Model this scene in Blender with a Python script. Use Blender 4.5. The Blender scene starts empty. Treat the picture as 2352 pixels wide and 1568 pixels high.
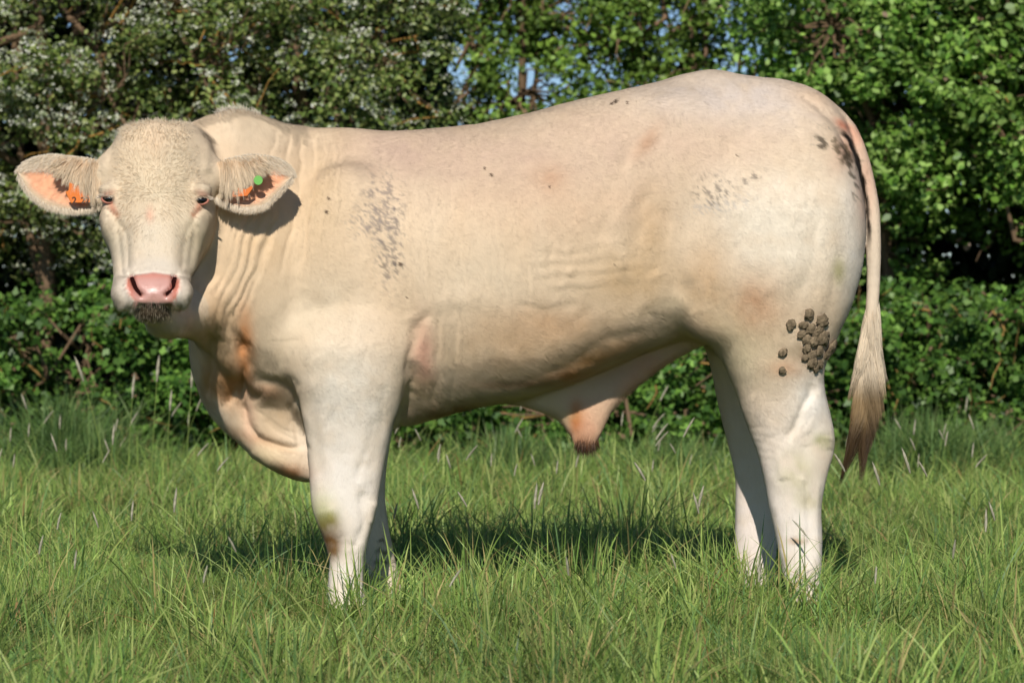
import bpy, math, random
import numpy as np
from math import radians as R
rng = np.random.default_rng(7)
random.seed(7)
scene = bpy.context.scene

# ------------------------------------------------------------------ camera, sky, sun, exposure
CAM_H = 0.885; CAM_D = 7.5; FPX = 6000.0; CX = 1176.0; HOR = 710.0   # photo measured at 2352 px width
cam_d = bpy.data.cameras.new("camera"); cam = bpy.data.objects.new("camera", cam_d)
scene.collection.objects.link(cam); scene.camera = cam
cam.location = (0, -CAM_D, CAM_H); cam.rotation_euler = (R(90), 0, 0)
cam_d.sensor_width = 36; cam_d.lens = 36 * FPX / 2352
cam_d.shift_y = -(784 - HOR) / 2352
cam_d.clip_start = 0.1; cam_d.clip_end = 2000
cam_d.dof.use_dof = True; cam_d.dof.focus_distance = CAM_D - 0.28; cam_d.dof.aperture_fstop = 5.0

SUN_EL, SUN_AZ = 36.0, -3.0           # azimuth: degrees right of straight-behind-the-camera
world = bpy.data.worlds.new("World"); scene.world = world; world.use_nodes = True
wn = world.node_tree; bg = wn.nodes['Background']
sky = wn.nodes.new('ShaderNodeTexSky'); sky.sky_type = 'NISHITA'; sky.sun_disc = False
sky.sun_elevation = R(SUN_EL); sky.sun_rotation = R(180 - SUN_AZ)
sky.air_density = 1.0; sky.dust_density = 0.0; sky.ozone_density = 3.0; sky.altitude = 2500
wn.links.new(sky.outputs[0], bg.inputs[0]); bg.inputs[1].default_value = 0.085
sl = bpy.data.lights.new("sun", 'SUN'); sl.energy = 4.7; sl.angle = R(0.5); sl.color = (1.0, 0.945, 0.86)
sun = bpy.data.objects.new("sun", sl); scene.collection.objects.link(sun)
sun.rotation_euler = (R(90 - SUN_EL), 0, R(SUN_AZ))
sun.location = (0, -6, 6)
scene.view_settings.view_transform = 'Standard'; scene.view_settings.look = 'None'
scene.view_settings.exposure = -0.05; scene.view_settings.gamma = 1.0
scene.cycles.max_bounces = 6; scene.cycles.transparent_max_bounces = 4

# ------------------------------------------------------------------ helpers
COL = scene.collection
def px2w(px, py, y=0.0):
    d = CAM_D + y
    return ((px - CX) * d / FPX, y, CAM_H - (py - HOR) * d / FPX)
def w2px(P):
    d = CAM_D + P[:, 1]
    return CX + FPX * P[:, 0] / d, HOR + FPX * (CAM_H - P[:, 2]) / d
def empty(name, loc=(0, 0, 0), label=None, cat=None, group=None, kind=None):
    o = bpy.data.objects.new(name, None); COL.objects.link(o); o.location = loc
    o.empty_display_size = 0.1
    tag(o, label, cat, group, kind); return o
def tag(o, label=None, cat=None, group=None, kind=None):
    for k, v in (('label', label), ('category', cat), ('group', group), ('kind', kind)):
        if v: o[k] = v
    return o
def mesh_np(name, V, faces, cols=None, smooth=True, mats=None, matidx=None, vattr=None):
    """faces: list of (m,k) int arrays"""
    me = bpy.data.meshes.new(name)
    V = np.asarray(V, dtype=np.float32)
    me.vertices.add(len(V)); me.vertices.foreach_set('co', V.ravel())
    faces = [np.asarray(f, dtype=np.int32) for f in faces if len(f)]
    tot = np.concatenate([np.full(len(f), f.shape[1], np.int32) for f in faces])
    loops = np.concatenate([f.ravel() for f in faces])
    start = np.concatenate(([0], np.cumsum(tot)[:-1])).astype(np.int32)
    me.loops.add(len(loops)); me.loops.foreach_set('vertex_index', loops)
    me.polygons.add(len(tot)); me.polygons.foreach_set('loop_start', start)
    if smooth: me.polygons.foreach_set('use_smooth', np.ones(len(tot), dtype=bool))
    if mats:
        for m in mats: me.materials.append(m)
    if matidx is not None: me.polygons.foreach_set('material_index', np.asarray(matidx, np.int32))
    me.update(calc_edges=True)
    if cols is not None:
        a = me.color_attributes.new('Col', 'FLOAT_COLOR', 'POINT')
        c = np.ones((len(V), 4), np.float32); c[:, :3] = cols; a.data.foreach_set('color', c.ravel())
    if vattr:
        for k, arr in vattr.items():
            a = me.attributes.new(k, 'FLOAT_VECTOR', 'POINT'); a.data.foreach_set('vector', np.asarray(arr, np.float32).ravel())
    return me
def link(name, me, parent=None, loc=(0, 0, 0)):
    o = bpy.data.objects.new(name, me); COL.objects.link(o); o.location = loc
    if parent is not None: o.parent = parent
    return o
def hash3(i, j, k, s=0):
    n = (i * 374761393 + j * 668265263 + k * 2147483647 + s * 1274126177) & 0xffffffff
    n = ((n ^ (n >> 13)) * 1274126177) & 0xffffffff
    return ((n ^ (n >> 16)) & 0xffff) / 65535.0
def vnoise(P, sc, seed=0):
    Q = np.asarray(P, np.float64) * sc; I = np.floor(Q).astype(np.int64); F = Q - I; F = F * F * (3 - 2 * F)
    r = 0
    for a in (0, 1):
        for b in (0, 1):
            for c in (0, 1):
                w = (F[:, 0] if a else 1 - F[:, 0]) * (F[:, 1] if b else 1 - F[:, 1]) * (F[:, 2] if c else 1 - F[:, 2])
                r = r + w * hash3(I[:, 0] + a, I[:, 1] + b, I[:, 2] + c, seed)
    return r
def fbm(P, sc, seed=0, o=3):
    r = 0; a = 0.5; t = 0
    for i in range(o):
        r = r + a * vnoise(P, sc * 2 ** i, seed + i * 7); t += a; a *= 0.5
    return r / t
def norm(v):
    return v / np.maximum(np.linalg.norm(v, axis=-1, keepdims=True), 1e-9)
def sstep(a, b, x):
    t = np.clip((x - a) / (b - a), 0, 1); return t * t * (3 - 2 * t)

# ------------------------------------------------------------------ materials
def mat_attr(name, rough=0.8, spec=0.2, trans=0.0, noise=None, bump=None, nattr=False, sheen=0.0, sss=0.0):
    m = bpy.data.materials.new(name); m.use_nodes = True; nt = m.node_tree; N = nt.nodes; L = nt.links
    b = N['Principled BSDF']; b.inputs['Roughness'].default_value = rough; b.inputs['Specular IOR Level'].default_value = spec
    at = N.new('ShaderNodeAttribute'); at.attribute_name = 'Col'; out = at.outputs['Color']
    if noise:
        sc, amt = noise
        tc = N.new('ShaderNodeTexCoord'); nz = N.new('ShaderNodeTexNoise'); nz.inputs['Scale'].default_value = sc; nz.inputs['Detail'].default_value = 4
        L.new(tc.outputs['Object'], nz.inputs['Vector'])
        mr = N.new('ShaderNodeMapRange'); mr.inputs['To Min'].default_value = 1 - amt; mr.inputs['To Max'].default_value = 1 + amt
        L.new(nz.outputs['Fac'], mr.inputs['Value'])
        mx = N.new('ShaderNodeVectorMath'); mx.operation = 'SCALE'; L.new(out, mx.inputs[0]); L.new(mr.outputs[0], mx.inputs['Scale']); out = mx.outputs[0]
    L.new(out, b.inputs['Base Color'])
    if bump:
        sc, st = bump
        tc = N.new('ShaderNodeTexCoord'); nz = N.new('ShaderNodeTexNoise'); nz.inputs['Scale'].default_value = sc; nz.inputs['Detail'].default_value = 3
        L.new(tc.outputs['Object'], nz.inputs['Vector'])
        bp = N.new('ShaderNodeBump'); bp.inputs['Strength'].default_value = st; bp.inputs['Distance'].default_value = 0.004
        L.new(nz.outputs['Fac'], bp.inputs['Height']); L.new(bp.outputs[0], b.inputs['Normal'])
    if nattr:
        an = N.new('ShaderNodeAttribute'); an.attribute_name = 'nrm'; L.new(an.outputs['Vector'], b.inputs['Normal'])
    if sheen: b.inputs['Sheen Weight'].default_value = sheen; b.inputs['Sheen Roughness'].default_value = 0.5
    if sss:
        b.inputs['Subsurface Weight'].default_value = sss; b.inputs['Subsurface Radius'].default_value = (1, .4, .2); b.inputs['Subsurface Scale'].default_value = 0.01
    if trans:
        tr = N.new('ShaderNodeBsdfTranslucent'); L.new(out, tr.inputs['Color'])
        ms = N.new('ShaderNodeMixShader'); ms.inputs[0].default_value = trans
        L.new(b.outputs[0], ms.inputs[1]); L.new(tr.outputs[0], ms.inputs[2]); L.new(ms.outputs[0], N['Material Output'].inputs['Surface'])
    return m
M_skin = mat_attr('hide', 0.75, 0.15, noise=(60, 0.05), bump=(300, 0.3))
def wet_mask():
    nt = M_skin.node_tree; a = nt.nodes.new('ShaderNodeAttribute'); a.attribute_name = 'wet'; mr = nt.nodes.new('ShaderNodeMapRange')
    mr.inputs['To Min'].default_value = .75; mr.inputs['To Max'].default_value = .27; nt.links.new(a.outputs['Fac'], mr.inputs['Value']); b = nt.nodes['Principled BSDF']; nt.links.new(mr.outputs[0], b.inputs['Roughness'])
    m2 = nt.nodes.new('ShaderNodeMapRange'); m2.inputs['To Min'].default_value = .12; m2.inputs['To Max'].default_value = .8; nt.links.new(a.outputs['Fac'], m2.inputs['Value']); nt.links.new(m2.outputs[0], b.inputs['Specular IOR Level'])
wet_mask()
M_fur = mat_attr('fur', 0.6, 0.12, nattr=True, trans=0.0)
M_hair = mat_attr('long_hair', 0.5, 0.25, trans=0.25)
M_leaf = mat_attr('leaf', 0.45, 0.35, trans=0.3)
M_bloom = mat_attr('blossom', 0.8, 0.1, trans=0.3)
M_bark = mat_attr('bark', 0.9, 0.1, noise=(40, 0.35), bump=(60, 0.8))
M_grass = mat_attr('grass', 0.45, 0.3, trans=0.35)
M_ear = mat_attr('ear_skin', 0.7, 0.15, noise=(70, 0.06), sss=0.15)
M_mud_nostril = mat_attr('mud_and_nostril_shade', 0.95, 0.05, noise=(150, 0.3), bump=(200, 0.8))
M_plastic = mat_attr('tag_plastic', 0.35, 0.5)
M_wet = mat_attr('wet', 0.08, 0.8)
# ------------------------------------------------------------------ the bull: implicit body surface
def curve(keys, vals, n=240):
    k = np.asarray(keys, float); v = np.asarray(vals, float); s = np.linspace(k[0], k[-1], n)
    m = np.zeros(len(k)); dx = np.diff(k); dv = np.diff(v) / dx
    m[0] = dv[0]; m[-1] = dv[-1]
    for i in range(1, len(k) - 1):
        m[i] = 0 if dv[i - 1] * dv[i] <= 0 else 2 * dv[i - 1] * dv[i] / (dv[i - 1] + dv[i])
    # softer than pchip at extrema
    for i in range(1, len(k) - 1):
        if m[i] == 0: m[i] = 0.25 * (dv[i - 1] + dv[i])
    i = np.clip(np.searchsorted(k, s, side='right') - 1, 0, len(k) - 2)
    h = dx[i]; t = (s - k[i]) / h
    r = (2 * t**3 - 3 * t**2 + 1) * v[i] + (t**3 - 2 * t**2 + t) * h * m[i] + (-2 * t**3 + 3 * t**2) * v[i + 1] + (t**3 - t**2) * h * m[i + 1]
    return s, r
prims = []
def sdist(u, v, a, b, n):
    u = np.abs(u) + 1e-6; v = np.abs(v) + 1e-6; n = np.maximum(n, 1.2); rho = (u**n + v**n)**(1 / n)
    q = rho**(1 - n); g = np.sqrt((u**(n - 1) * q / a)**2 + (v**(n - 1) * q / b)**2)
    return np.clip((rho - 1) / np.maximum(g, 1e-3), -np.minimum(a, b), None)
def add(bb, fn, k=0.03, op='u'): prims.append((np.array(bb, float), fn, k, op))
def loft_x(rows, k=0.04, n=2.3, nlow=None):
    """rows: px, top, bot, w, yc, kt, kb"""
    W = []
    for (px, top, bot, w, yc, kt, kb) in rows:
        x, _, zt = px2w(px, top, yc); _, _, zb = px2w(px, bot, yc); W.append((x, zt, zb, w, yc, kt, kb))
    W = np.array(W); C = [curve(W[:, 0], W[:, i]) for i in range(1, 7)]
    x0, x1 = W[0, 0], W[-1, 0]
    def fn(P):
        x, y, z = P.T; g = [np.interp(x, c[0], c[1]) for c in C]
        zt, zb, w, yc, kt, kb = g; zc = (zt + zb) / 2; h = np.maximum((zt - zb) / 2, 0.004); t = (z - zc) / h
        tp = np.clip(t, 0, 1.2); tn = np.clip(-t, 0, 1.2)
        we = np.maximum(w * (1 - kt * tp**2 - kb * tn**2), 0.006)
        d = sdist((y - yc) / we, t, we, h, n if nlow is None else np.where(t < 0, nlow, n))
        return np.maximum(d, np.maximum(x0 - x, x - x1))
    add((x0 - .05, W[:, 4].min() - W[:, 3].max() - .1, W[:, 2].min() - .1, x1 + .05, W[:, 4].max() + W[:, 3].max() + .1, W[:, 1].max() + .1), fn, k)
def loft_z(rows, k=0.03, n=2.2, op='u'):
    """rows: py, left px, right px, b, yc"""
    W = []
    for (py, l, r, b, yc) in rows:
        xl, _, z = px2w(l, py, yc); xr, _, _ = px2w(r, py, yc); W.append((z, (xl + xr) / 2, (xr - xl) / 2, b, yc))
    W = np.array(W[::-1]); C = [curve(W[:, 0], W[:, i]) for i in range(1, 5)]
    z0, z1 = W[0, 0], W[-1, 0]
    def fn(P):
        x, y, z = P.T; cx, a, b, yc = [np.interp(z, c[0], c[1]) for c in C]
        d = sdist((x - cx) / a, (y - yc) / b, a, b, n)
        return np.maximum(d, np.maximum(z0 - z, z - z1))
    am = W[:, 2].max() + .08
    add(((W[:, 1] - W[:, 2]).min() - .08, (W[:, 4] - W[:, 3]).min() - .08, z0 - .05, (W[:, 1] + W[:, 2]).max() + .08, (W[:, 4] + W[:, 3]).max() + .08, z1 + .05), fn, k, op)
def ell(px, py, y, rx, ry, rz, k=0.05, rot=0.0, op='u', rotz=0.0):
    c = np.array(px2w(px, py, y)); ca, sa = math.cos(rot), math.sin(rot); cb, sb = math.cos(rotz), math.sin(rotz)
    def fn(P):
        Q = P - c
        X = Q[:, 0] * cb + Q[:, 1] * sb; Y = -Q[:, 0] * sb + Q[:, 1] * cb
        u = (X * ca + Q[:, 2] * sa) / rx; v = Y / ry; w = (-X * sa + Q[:, 2] * ca) / rz
        k0 = np.sqrt(u * u + v * v + w * w); k1 = np.sqrt((u / rx)**2 + (v / ry)**2 + (w / rz)**2)
        return k0 * (k0 - 1) / np.maximum(k1, 1e-6)
    m = max(rx, ry, rz) + .1
    add(tuple(c - m) + tuple(c + m), fn, k, op)
def chain(pts, k=0.02):
    W = [(np.array(px2w(a, b, y)), r) for (a, b, y, r) in pts]
    T = np.arange(len(W)); Q = np.array([list(w[0]) + [w[1]] for w in W]); Q = np.stack([curve(T, Q[:, i], 60)[1] for i in range(4)], 1)
    def fn(P):
        best = np.full(len(P), 9.)
        for a, b in zip(Q[:-1], Q[1:]):
            A, B = a[:3], b[:3]; AB = B - A; t = np.clip(((P - A) @ AB) / (AB @ AB), 0, 1)
            best = np.minimum(best, np.linalg.norm(P - (A + t[:, None] * AB), axis=1) - (a[3] + (b[3] - a[3]) * t))
        return best
    add(tuple(Q[:, :3].min(0) - .1) + tuple(Q[:, :3].max(0) + .1), fn, k)

# trunk                px    top  bot   w    yc  kt   kb
loft_x([(600, 480, 800, .05, -.03, .3, .3), (630, 380, 850, .12, -.03, .3, .3), (660, 308, 910, .17, -.03, .4, .3), (700, 293, 985, .21, -.01, .5, .45), (800, 293, 1005, .262, 0, .5, .55),
        (900, 300, 985, .285, 0, .42, .6), (1000, 293, 958, .30, 0, .34, .42), (1100, 285, 932, .31, 0, .28, .30), (1200, 264, 915, .318, 0, .22, .22),
        (1300, 238, 882, .318, 0, .2, .18), (1400, 214, 842, .31, 0, .2, .15), (1500, 191, 800, .295, 0, .22, .15), (1570, 172, 778, .285, 0, .24, .2),
        (1640, 163, 790, .28, 0, .28, .4), (1720, 174, 800, .275, 0, .32, .4), (1800, 186, 800, .265, 0, .34, .4), (1870, 207, 790, .24, 0, .3, .4),
        (1930, 262, 740, .19, 0, .2, .3), (1965, 350, 660, .12, 0, .1, .2), (1985, 440, 560, .04, 0, .1, .1)], k=0.05, n=2.35, nlow=3.6)
# neck
loft_x([(392, 340, 690, .085, -.27, .2, .2), (430, 287, 750, .115, -.235, .35, .2), (480, 264, 810, .14, -.19, .5, .3), (545, 251, 870, .178, -.150, .6, .30),
        (600, 263, 900, .205, -.105, .62, .35), (660, 288, 920, .222, -.06, .6, .35), (720, 325, 900, .20, -.02, .5, .4), (780, 390, 840, .16, 0, .4, .4), (830, 480, 760, .08, 0, .3, .3)], k=0.05, n=2.1)
# dewlap and brisket
loft_z([(600, 510, 570, .03, -.2), (650, 460, 620, .07, -.2), (700, 424, 640, .085, -.18), (770, 432, 680, .085, -.14), (850, 441, 700, .07, -.09), (900, 456, 700, .062, -.05),
        (950, 483, 720, .07, -.02), (1000, 527, 740, .085, 0), (1050, 585, 760, .09, 0), (1085, 640, 770, .075, 0), (1100, 672, 765, .055, 0), (1107, 695, 745, .025, 0)], k=0.035, n=2.0)
# shoulder
ell(775, 600, -.17, .15, .115, .27, k=.06, rot=-.15)
ell(715, 790, -.165, .10, .10, .13, k=.05)
ell(850, 770, -.19, .11, .085, .15, k=.05, rot=.2)
ell(775, 600, .17, .15, .115, .27, k=.06, rot=-.15)
ell(715, 790, .165, .10, .10, .13, k=.05)
ell(850, 770, .19, .11, .085, .15, k=.05, rot=.2)
# near fore leg
loft_z([(600, 780, 830, .02, -.12), (660, 745, 880, .05, -.15), (740, 695, 935, .095, -.195), (800, 677, 945, .112, -.205), (870, 680, 935, .105, -.205), (930, 691, 920, .092, -.20),
        (980, 697, 904, .082, -.195), (1050, 706, 887, .07, -.19), (1120, 712, 873, .063, -.19), (1160, 716, 866, .061, -.19), (1200, 728, 857, .059, -.19), (1240, 744, 847, .054, -.19),
        (1290, 757, 837, .046, -.19), (1330, 754, 835, .045, -.19), (1370, 749, 841, .05, -.19), (1400, 744, 849, .055, -.19), (1434, 738, 852, .058, -.19)], k=.045)
# far fore leg
loft_z([(620, 780, 830, .02, .12), (700, 720, 900, .06, .16), (800, 690, 930, .10, .2), (870, 695, 920, .10, .2), (950, 715, 905, .085, .19), (1050, 755, 890, .065, .17),
        (1120, 790, 884, .056, .16), (1180, 815, 888, .052, .155), (1230, 828, 896, .047, .15), (1290, 838, 908, .043, .15), (1330, 846, 919, .044, .15), (1370, 855, 932, .048, .15), (1402, 855, 942, .055, .15)], k=.04)
# near hind quarter and leg
loft_z([(240, 1800, 1850, .02, -.05), (280, 1745, 1890, .06, -.10), (330, 1670, 1928, .11, -.125), (400, 1615, 1962, .155, -.14), (500, 1572, 1987, .178, -.15), (600, 1552, 1982, .18, -.15), (680, 1560, 1962, .168, -.15),
        (740, 1588, 1938, .152, -.155), (800, 1640, 1912, .13, -.16), (850, 1669, 1893, .112, -.165), (900, 1690, 1896, .094, -.165), (950, 1706, 1908, .08, -.17),
        (1000, 1724, 1917, .072, -.17), (1040, 1740, 1914, .067, -.17), (1100, 1754, 1898, .06, -.17), (1150, 1764, 1889, .053, -.17), (1250, 1786, 1887, .047, -.17),
        (1320, 1799, 1884, .046, -.17), (1380, 1808, 1886, .05, -.17), (1438, 1795, 1892, .057, -.17)], k=.05)
# far hind quarter and leg
loft_z([(250, 1800, 1850, .02, .05), (310, 1710, 1900, .09, .12), (400, 1640, 1955, .15, .14), (500, 1590, 1970, .178, .15), (600, 1570, 1965, .18, .15), (700, 1575, 1945, .165, .15),
        (780, 1612, 1905, .145, .155), (850, 1634, 1880, .12, .16), (900, 1643, 1868, .10, .16), (950, 1654, 1860, .085, .16), (1030, 1676, 1855, .07, .16), (1090, 1688, 1830, .06, .16),
        (1150, 1690, 1795, .05, .16), (1250, 1688, 1782, .045, .16), (1330, 1688, 1782, .047, .16), (1403, 1680, 1790, .055, .16)], k=.05)
# hip point, flank fold
ell(1565, 262, -.16, .07, .05, .04, k=.08); ell(1565, 262, .16, .07, .05, .04, k=.08)
ell(1590, 640, -.20, .06, .07, .16, k=.06, rot=.2); ell(1590, 640, .20, .06, .07, .16, k=.06, rot=.2)
# sheath
loft_x([(1150, 880, 918, .03, 0, 0, 0), (1220, 860, 938, .035, 0, 0, 0), (1275, 850, 960, .037, 0, 0, 0), (1305, 845, 992, .038, 0, 0, .2), (1325, 840, 1020, .036, 0, 0, .3), (1345, 840, 1030, .035, 0, 0, .3), (1368, 840, 1016, .035, 0, 0, .2),
        (1385, 838, 985, .036, 0, 0, 0), (1405, 830, 945, .036, 0, 0, 0), (1440, 815, 905, .036, 0, 0, 0), (1490, 790, 862, .036, 0, 0, 0), (1550, 765, 823, .036, 0, 0, 0), (1625, 740, 785, .035, 0, 0, 0)], k=.02, n=2.0)
# tail
chain([(1760, 222, 0, .03), (1850, 232, 0, .036), (1905, 262, -.01, .034), (1945, 306, -.02, .032), (1972, 365, -.03, .029), (1990, 430, -.03, .026), (2002, 500, -.03, .023), (2006, 600, -.03, .021),
       (2003, 700, -.03, .0185), (1996, 790, -.03, .015), (1990, 870, -.03, .011)], k=.014)
# head                 half-width, front y, back y per row
def head():
    rows = [(274, .05, -.36, -.25, 2.2), (279, .082, -.385, -.22, 2.2), (291, .107, -.415, -.20, 2.3), (312, .128, -.44, -.18, 2.3), (350, .144, -.466, -.17, 2.3), (390, .150, -.482, -.17, 2.3), (430, .152, -.495, -.17, 2.2),
            (470, .151, -.51, -.18, 2.1), (510, .145, -.53, -.19, 2.0), (560, .131, -.555, -.21, 2.0), (600, .114, -.58, -.27, 2.1), (628, .103, -.607, -.36, 2.3), (650, .099, -.635, -.42, 2.6),
            (675, .099, -.65, -.45, 2.7), (690, .095, -.650, -.46, 2.6), (702, .082, -.642, -.47, 2.4), (713, .045, -.62, -.5, 2.1)]
    xc = px2w(357, 0, -.45)[0]
    W = np.array([(CAM_H - (r[0] - HOR) * (CAM_D - .47) / FPX, r[1], r[2], r[3], r[4]) for r in rows[::-1]])
    C = [curve(W[:, 0], W[:, i]) for i in range(1, 5)]
    z0, z1 = W[0, 0], W[-1, 0]
    def fn(P):
        x, y, z = P.T; hw, yf, yb, n = [np.interp(z, c[0], c[1]) for c in C]
        yc = (yf + yb) / 2; hb = (yb - yf) / 2
        return np.maximum(sdist((x - xc) / hw, (y - yc) / hb, hw, hb, n), np.maximum(z0 - z, z - z1))
    add((xc - .25, -.75, z0 - .05, xc + .25, -.05, z1 + .05), fn, .03)
head()
ell(357, 345, -.40, .085, .06, .07, k=.04)        # poll / forehead dome
ell(353, 716, -.58, .043, .05, .024, k=.03)       # chin
ell(385, 735, -.45, .06, .11, .045, k=.05)        # lower jaw
ell(428, 705, -.29, .10, .09, .075, k=.08)         # throat
for s in (-1, 1):
    ell(357 + s * 108, 436, -.455, .024, .03, .018, k=.03)       # brow
    ell(357 + s * 100, 510, -.41, .02, .08, .045, k=.05)       # cheek bone
    ell(355 + s * 58, 672, -.60, .035, .045, .032, k=.03)     # nostril wing
for s in (-1, 1):                                            # roots of the ears
    q = (357 - 92, 402) if s < 0 else (357 + 102, 400)
    chain([(q[0], q[1], -.345, .055), (q[0] + s * 32, q[1] + 4, -.36, .045), (q[0] + s * 56, q[1] + 12, -.365, .028)], k=.035)
def nose_carve(s):
    pts = [(355 + s * 50, 637), (355 + s * 47, 652), (355 + s * 38, 664), (355 + s * 29, 676)]
    return pts

def field(P):
    F = np.full(len(P), 1.0)
    for bb, fn, k, op in prims:
        m = np.all((P > bb[:3]) & (P < bb[3:]), axis=1)
        if not m.any(): continue
        d = fn(P[m]); f = F[m]
        h = np.maximum(k - np.abs(f - d), 0) / k
        F[m] = np.minimum(f, d) - h * h * k * 0.25
    return F
def build_body(vox=0.005, B=8):
    lo = np.array([-1.32, -.72, -.02]); hi = np.array([1.2, .42, 1.62])
    nb = np.ceil((hi - lo) / (vox * B)).astype(int); n = nb * B + 1
    g = [lo[i] + vox * B * (np.arange(nb[i]) + .5) for i in range(3)]
    C = np.stack(np.meshgrid(*g, indexing='ij'), -1).reshape(-1, 3)
    fc = field(C); act = np.abs(fc) < 0.075
    D = np.ones(tuple(n), np.float32)
    bi = np.stack(np.unravel_index(np.arange(len(C)), tuple(nb)), 1)
    for b in bi[(fc < 0) & ~act]:
        s = b * B; D[s[0]:s[0] + B, s[1]:s[1] + B, s[2]:s[2] + B] = -1
    off = np.stack(np.meshgrid(*[np.arange(B)] * 3, indexing='ij'), -1).reshape(-1, 3)
    ab = bi[act]
    for c0 in range(0, len(ab), 2000):
        I = (ab[c0:c0 + 2000, None, :] * B + off[None]).reshape(-1, 3)
        D[I[:, 0], I[:, 1], I[:, 2]] = field(lo + I * vox)
    ins = D < 0
    cnt = np.zeros(tuple(n - 1), np.int8)
    for a in (0, 1):
        for b in (0, 1):
            for c in (0, 1):
                cnt += ins[a:n[0] - 1 + a, b:n[1] - 1 + b, c:n[2] - 1 + c]
    A = np.stack(np.nonzero((cnt > 0) & (cnt < 8)), 1)
    vid = np.full(tuple(n - 1), -1, np.int32); vid[A[:, 0], A[:, 1], A[:, 2]] = np.arange(len(A))
    acc = np.zeros((len(A), 3)); w = np.zeros(len(A))
    cor = [(a, b, c) for a in (0, 1) for b in (0, 1) for c in (0, 1)]
    val = {c: D[A[:, 0] + c[0], A[:, 1] + c[1], A[:, 2] + c[2]].astype(float) for c in cor}
    for c in cor:
        for ax in range(3):
            if c[ax]: continue
            e = list(c); e[ax] = 1; e = tuple(e); f0, f1 = val[c], val[e]
            m = (f0 < 0) != (f1 < 0); t = np.where(m, f0 / np.where(m, f0 - f1, 1), 0)
            p = np.array(c, float)[None].repeat(len(A), 0); p[:, ax] = t
            acc += p * m[:, None]; w += m
    V = lo + (A + acc / w[:, None]) * vox
    faces = []
    for ax in range(3):
        sl0 = [slice(None)] * 3; sl1 = [slice(None)] * 3; sl0[ax] = slice(0, -1); sl1[ax] = slice(1, None)
        a0, a1 = ins[tuple(sl0)], ins[tuple(sl1)]
        E = np.stack(np.nonzero(a0 != a1), 1); sgn = a0[E[:, 0], E[:, 1], E[:, 2]]
        u, v = (ax + 1) % 3, (ax + 2) % 3
        def cell(du, dv):
            q = E.copy(); q[:, u] -= du; q[:, v] -= dv; return vid[q[:, 0], q[:, 1], q[:, 2]]
        Q = np.stack([cell(1, 1), cell(0, 1), cell(0, 0), cell(1, 0)], 1)
        Q[~sgn] = Q[~sgn][:, ::-1]; faces.append(Q)
    F = np.concatenate(faces)
    # keep the largest connected component implicitly (field is connected); smooth
    e = np.concatenate([F[:, [0, 1]], F[:, [1, 2]], F[:, [2, 3]], F[:, [3, 0]]])
    def lap(V, lam):
        S = np.zeros_like(V); c = np.bincount(e[:, 0], minlength=len(V)) + np.bincount(e[:, 1], minlength=len(V))
        for i in range(3):
            S[:, i] = np.bincount(e[:, 0], V[e[:, 1], i], len(V)) + np.bincount(e[:, 1], V[e[:, 0], i], len(V))
        return V + lam * (S / c[:, None] - V)
    for _ in range(5): V = lap(V, .5); V = lap(V, -.52)
    return V, F, lap
def vnormals(V, F):
    n = np.cross(V[F[:, 2]] - V[F[:, 0]], V[F[:, 3]] - V[F[:, 1]])
    N = np.zeros_like(V)
    for j in range(4):
        for i in range(3): N[:, i] += np.bincount(F[:, j], n[:, i], len(V))
    return norm(N)
# ------------------------------------------------------------------ sculpting and coat colours (all in the animal's own side view)
def seg_dist(px, py, pts):
    """distance (photo px) to a polyline, and position 0..1 along it"""
    best = np.full(len(px), 1e9); pos = np.zeros(len(px)); n = len(pts) - 1
    for i in range(n):
        ax, ay = pts[i]; bx, by = pts[i + 1]; dx, dy = bx - ax, by - ay
        t = np.clip(((px - ax) * dx + (py - ay) * dy) / (dx * dx + dy * dy + 1e-9), 0, 1)
        d = np.hypot(px - ax - t * dx, py - ay - t * dy); m = d < best
        best[m] = d[m]; pos[m] = (i + t[m]) / n
    return best, pos
def smooth_pts(pts, it=2):
    p = [np.array(q, float) for q in pts]
    for _ in range(it):
        q = [p[0]]
        for a, b in zip(p[:-1], p[1:]): q += [a * .75 + b * .25, a * .25 + b * .75]
        q.append(p[-1]); p = q
    return p
# (points, width px, depth mm, + raises, region: 'b' body / 'h' head)
ST = []
def st(pts, w, amp, reg='b'): ST.append((smooth_pts(pts), w, amp / 1000, reg))
# neck wrinkles
st([(660, 300), (652, 400), (632, 520), (600, 620), (560, 720)], 7, -6)
st([(690, 305), (684, 420), (668, 540), (650, 640)], 6, -4.5)
st([(718, 310), (716, 420), (704, 540), (690, 620)], 6, -3.5)
st([(745, 330), (742, 450), (735, 560)], 5, -1.6)
st([(768, 330), (770, 430), (765, 520)], 5, -1.2)
st([(630, 300), (620, 360)], 6, -3)
st([(640, 470), (620, 540), (588, 620), (548, 700), (520, 760)], 7, -9)
st([(612, 480), (590, 560), (558, 640), (520, 720)], 7, -8)
st([(585, 480), (566, 560), (540, 630), (508, 690), (490, 760)], 7, -8)
st([(560, 480), (545, 560), (522, 630), (492, 680)], 7, -9)
st([(537, 480), (530, 560), (512, 620), (482, 660), (460, 700)], 8, -9)
st([(520, 480), (516, 560), (500, 620), (462, 672), (440, 720)], 7, -10)
st([(598, 480), (578, 560), (550, 650), (512, 730)], 6, 3)
st([(573, 480), (556, 560), (530, 640), (500, 700)], 6, 3)
st([(625, 480), (604, 560), (572, 640), (535, 710)], 6, 3)
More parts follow.
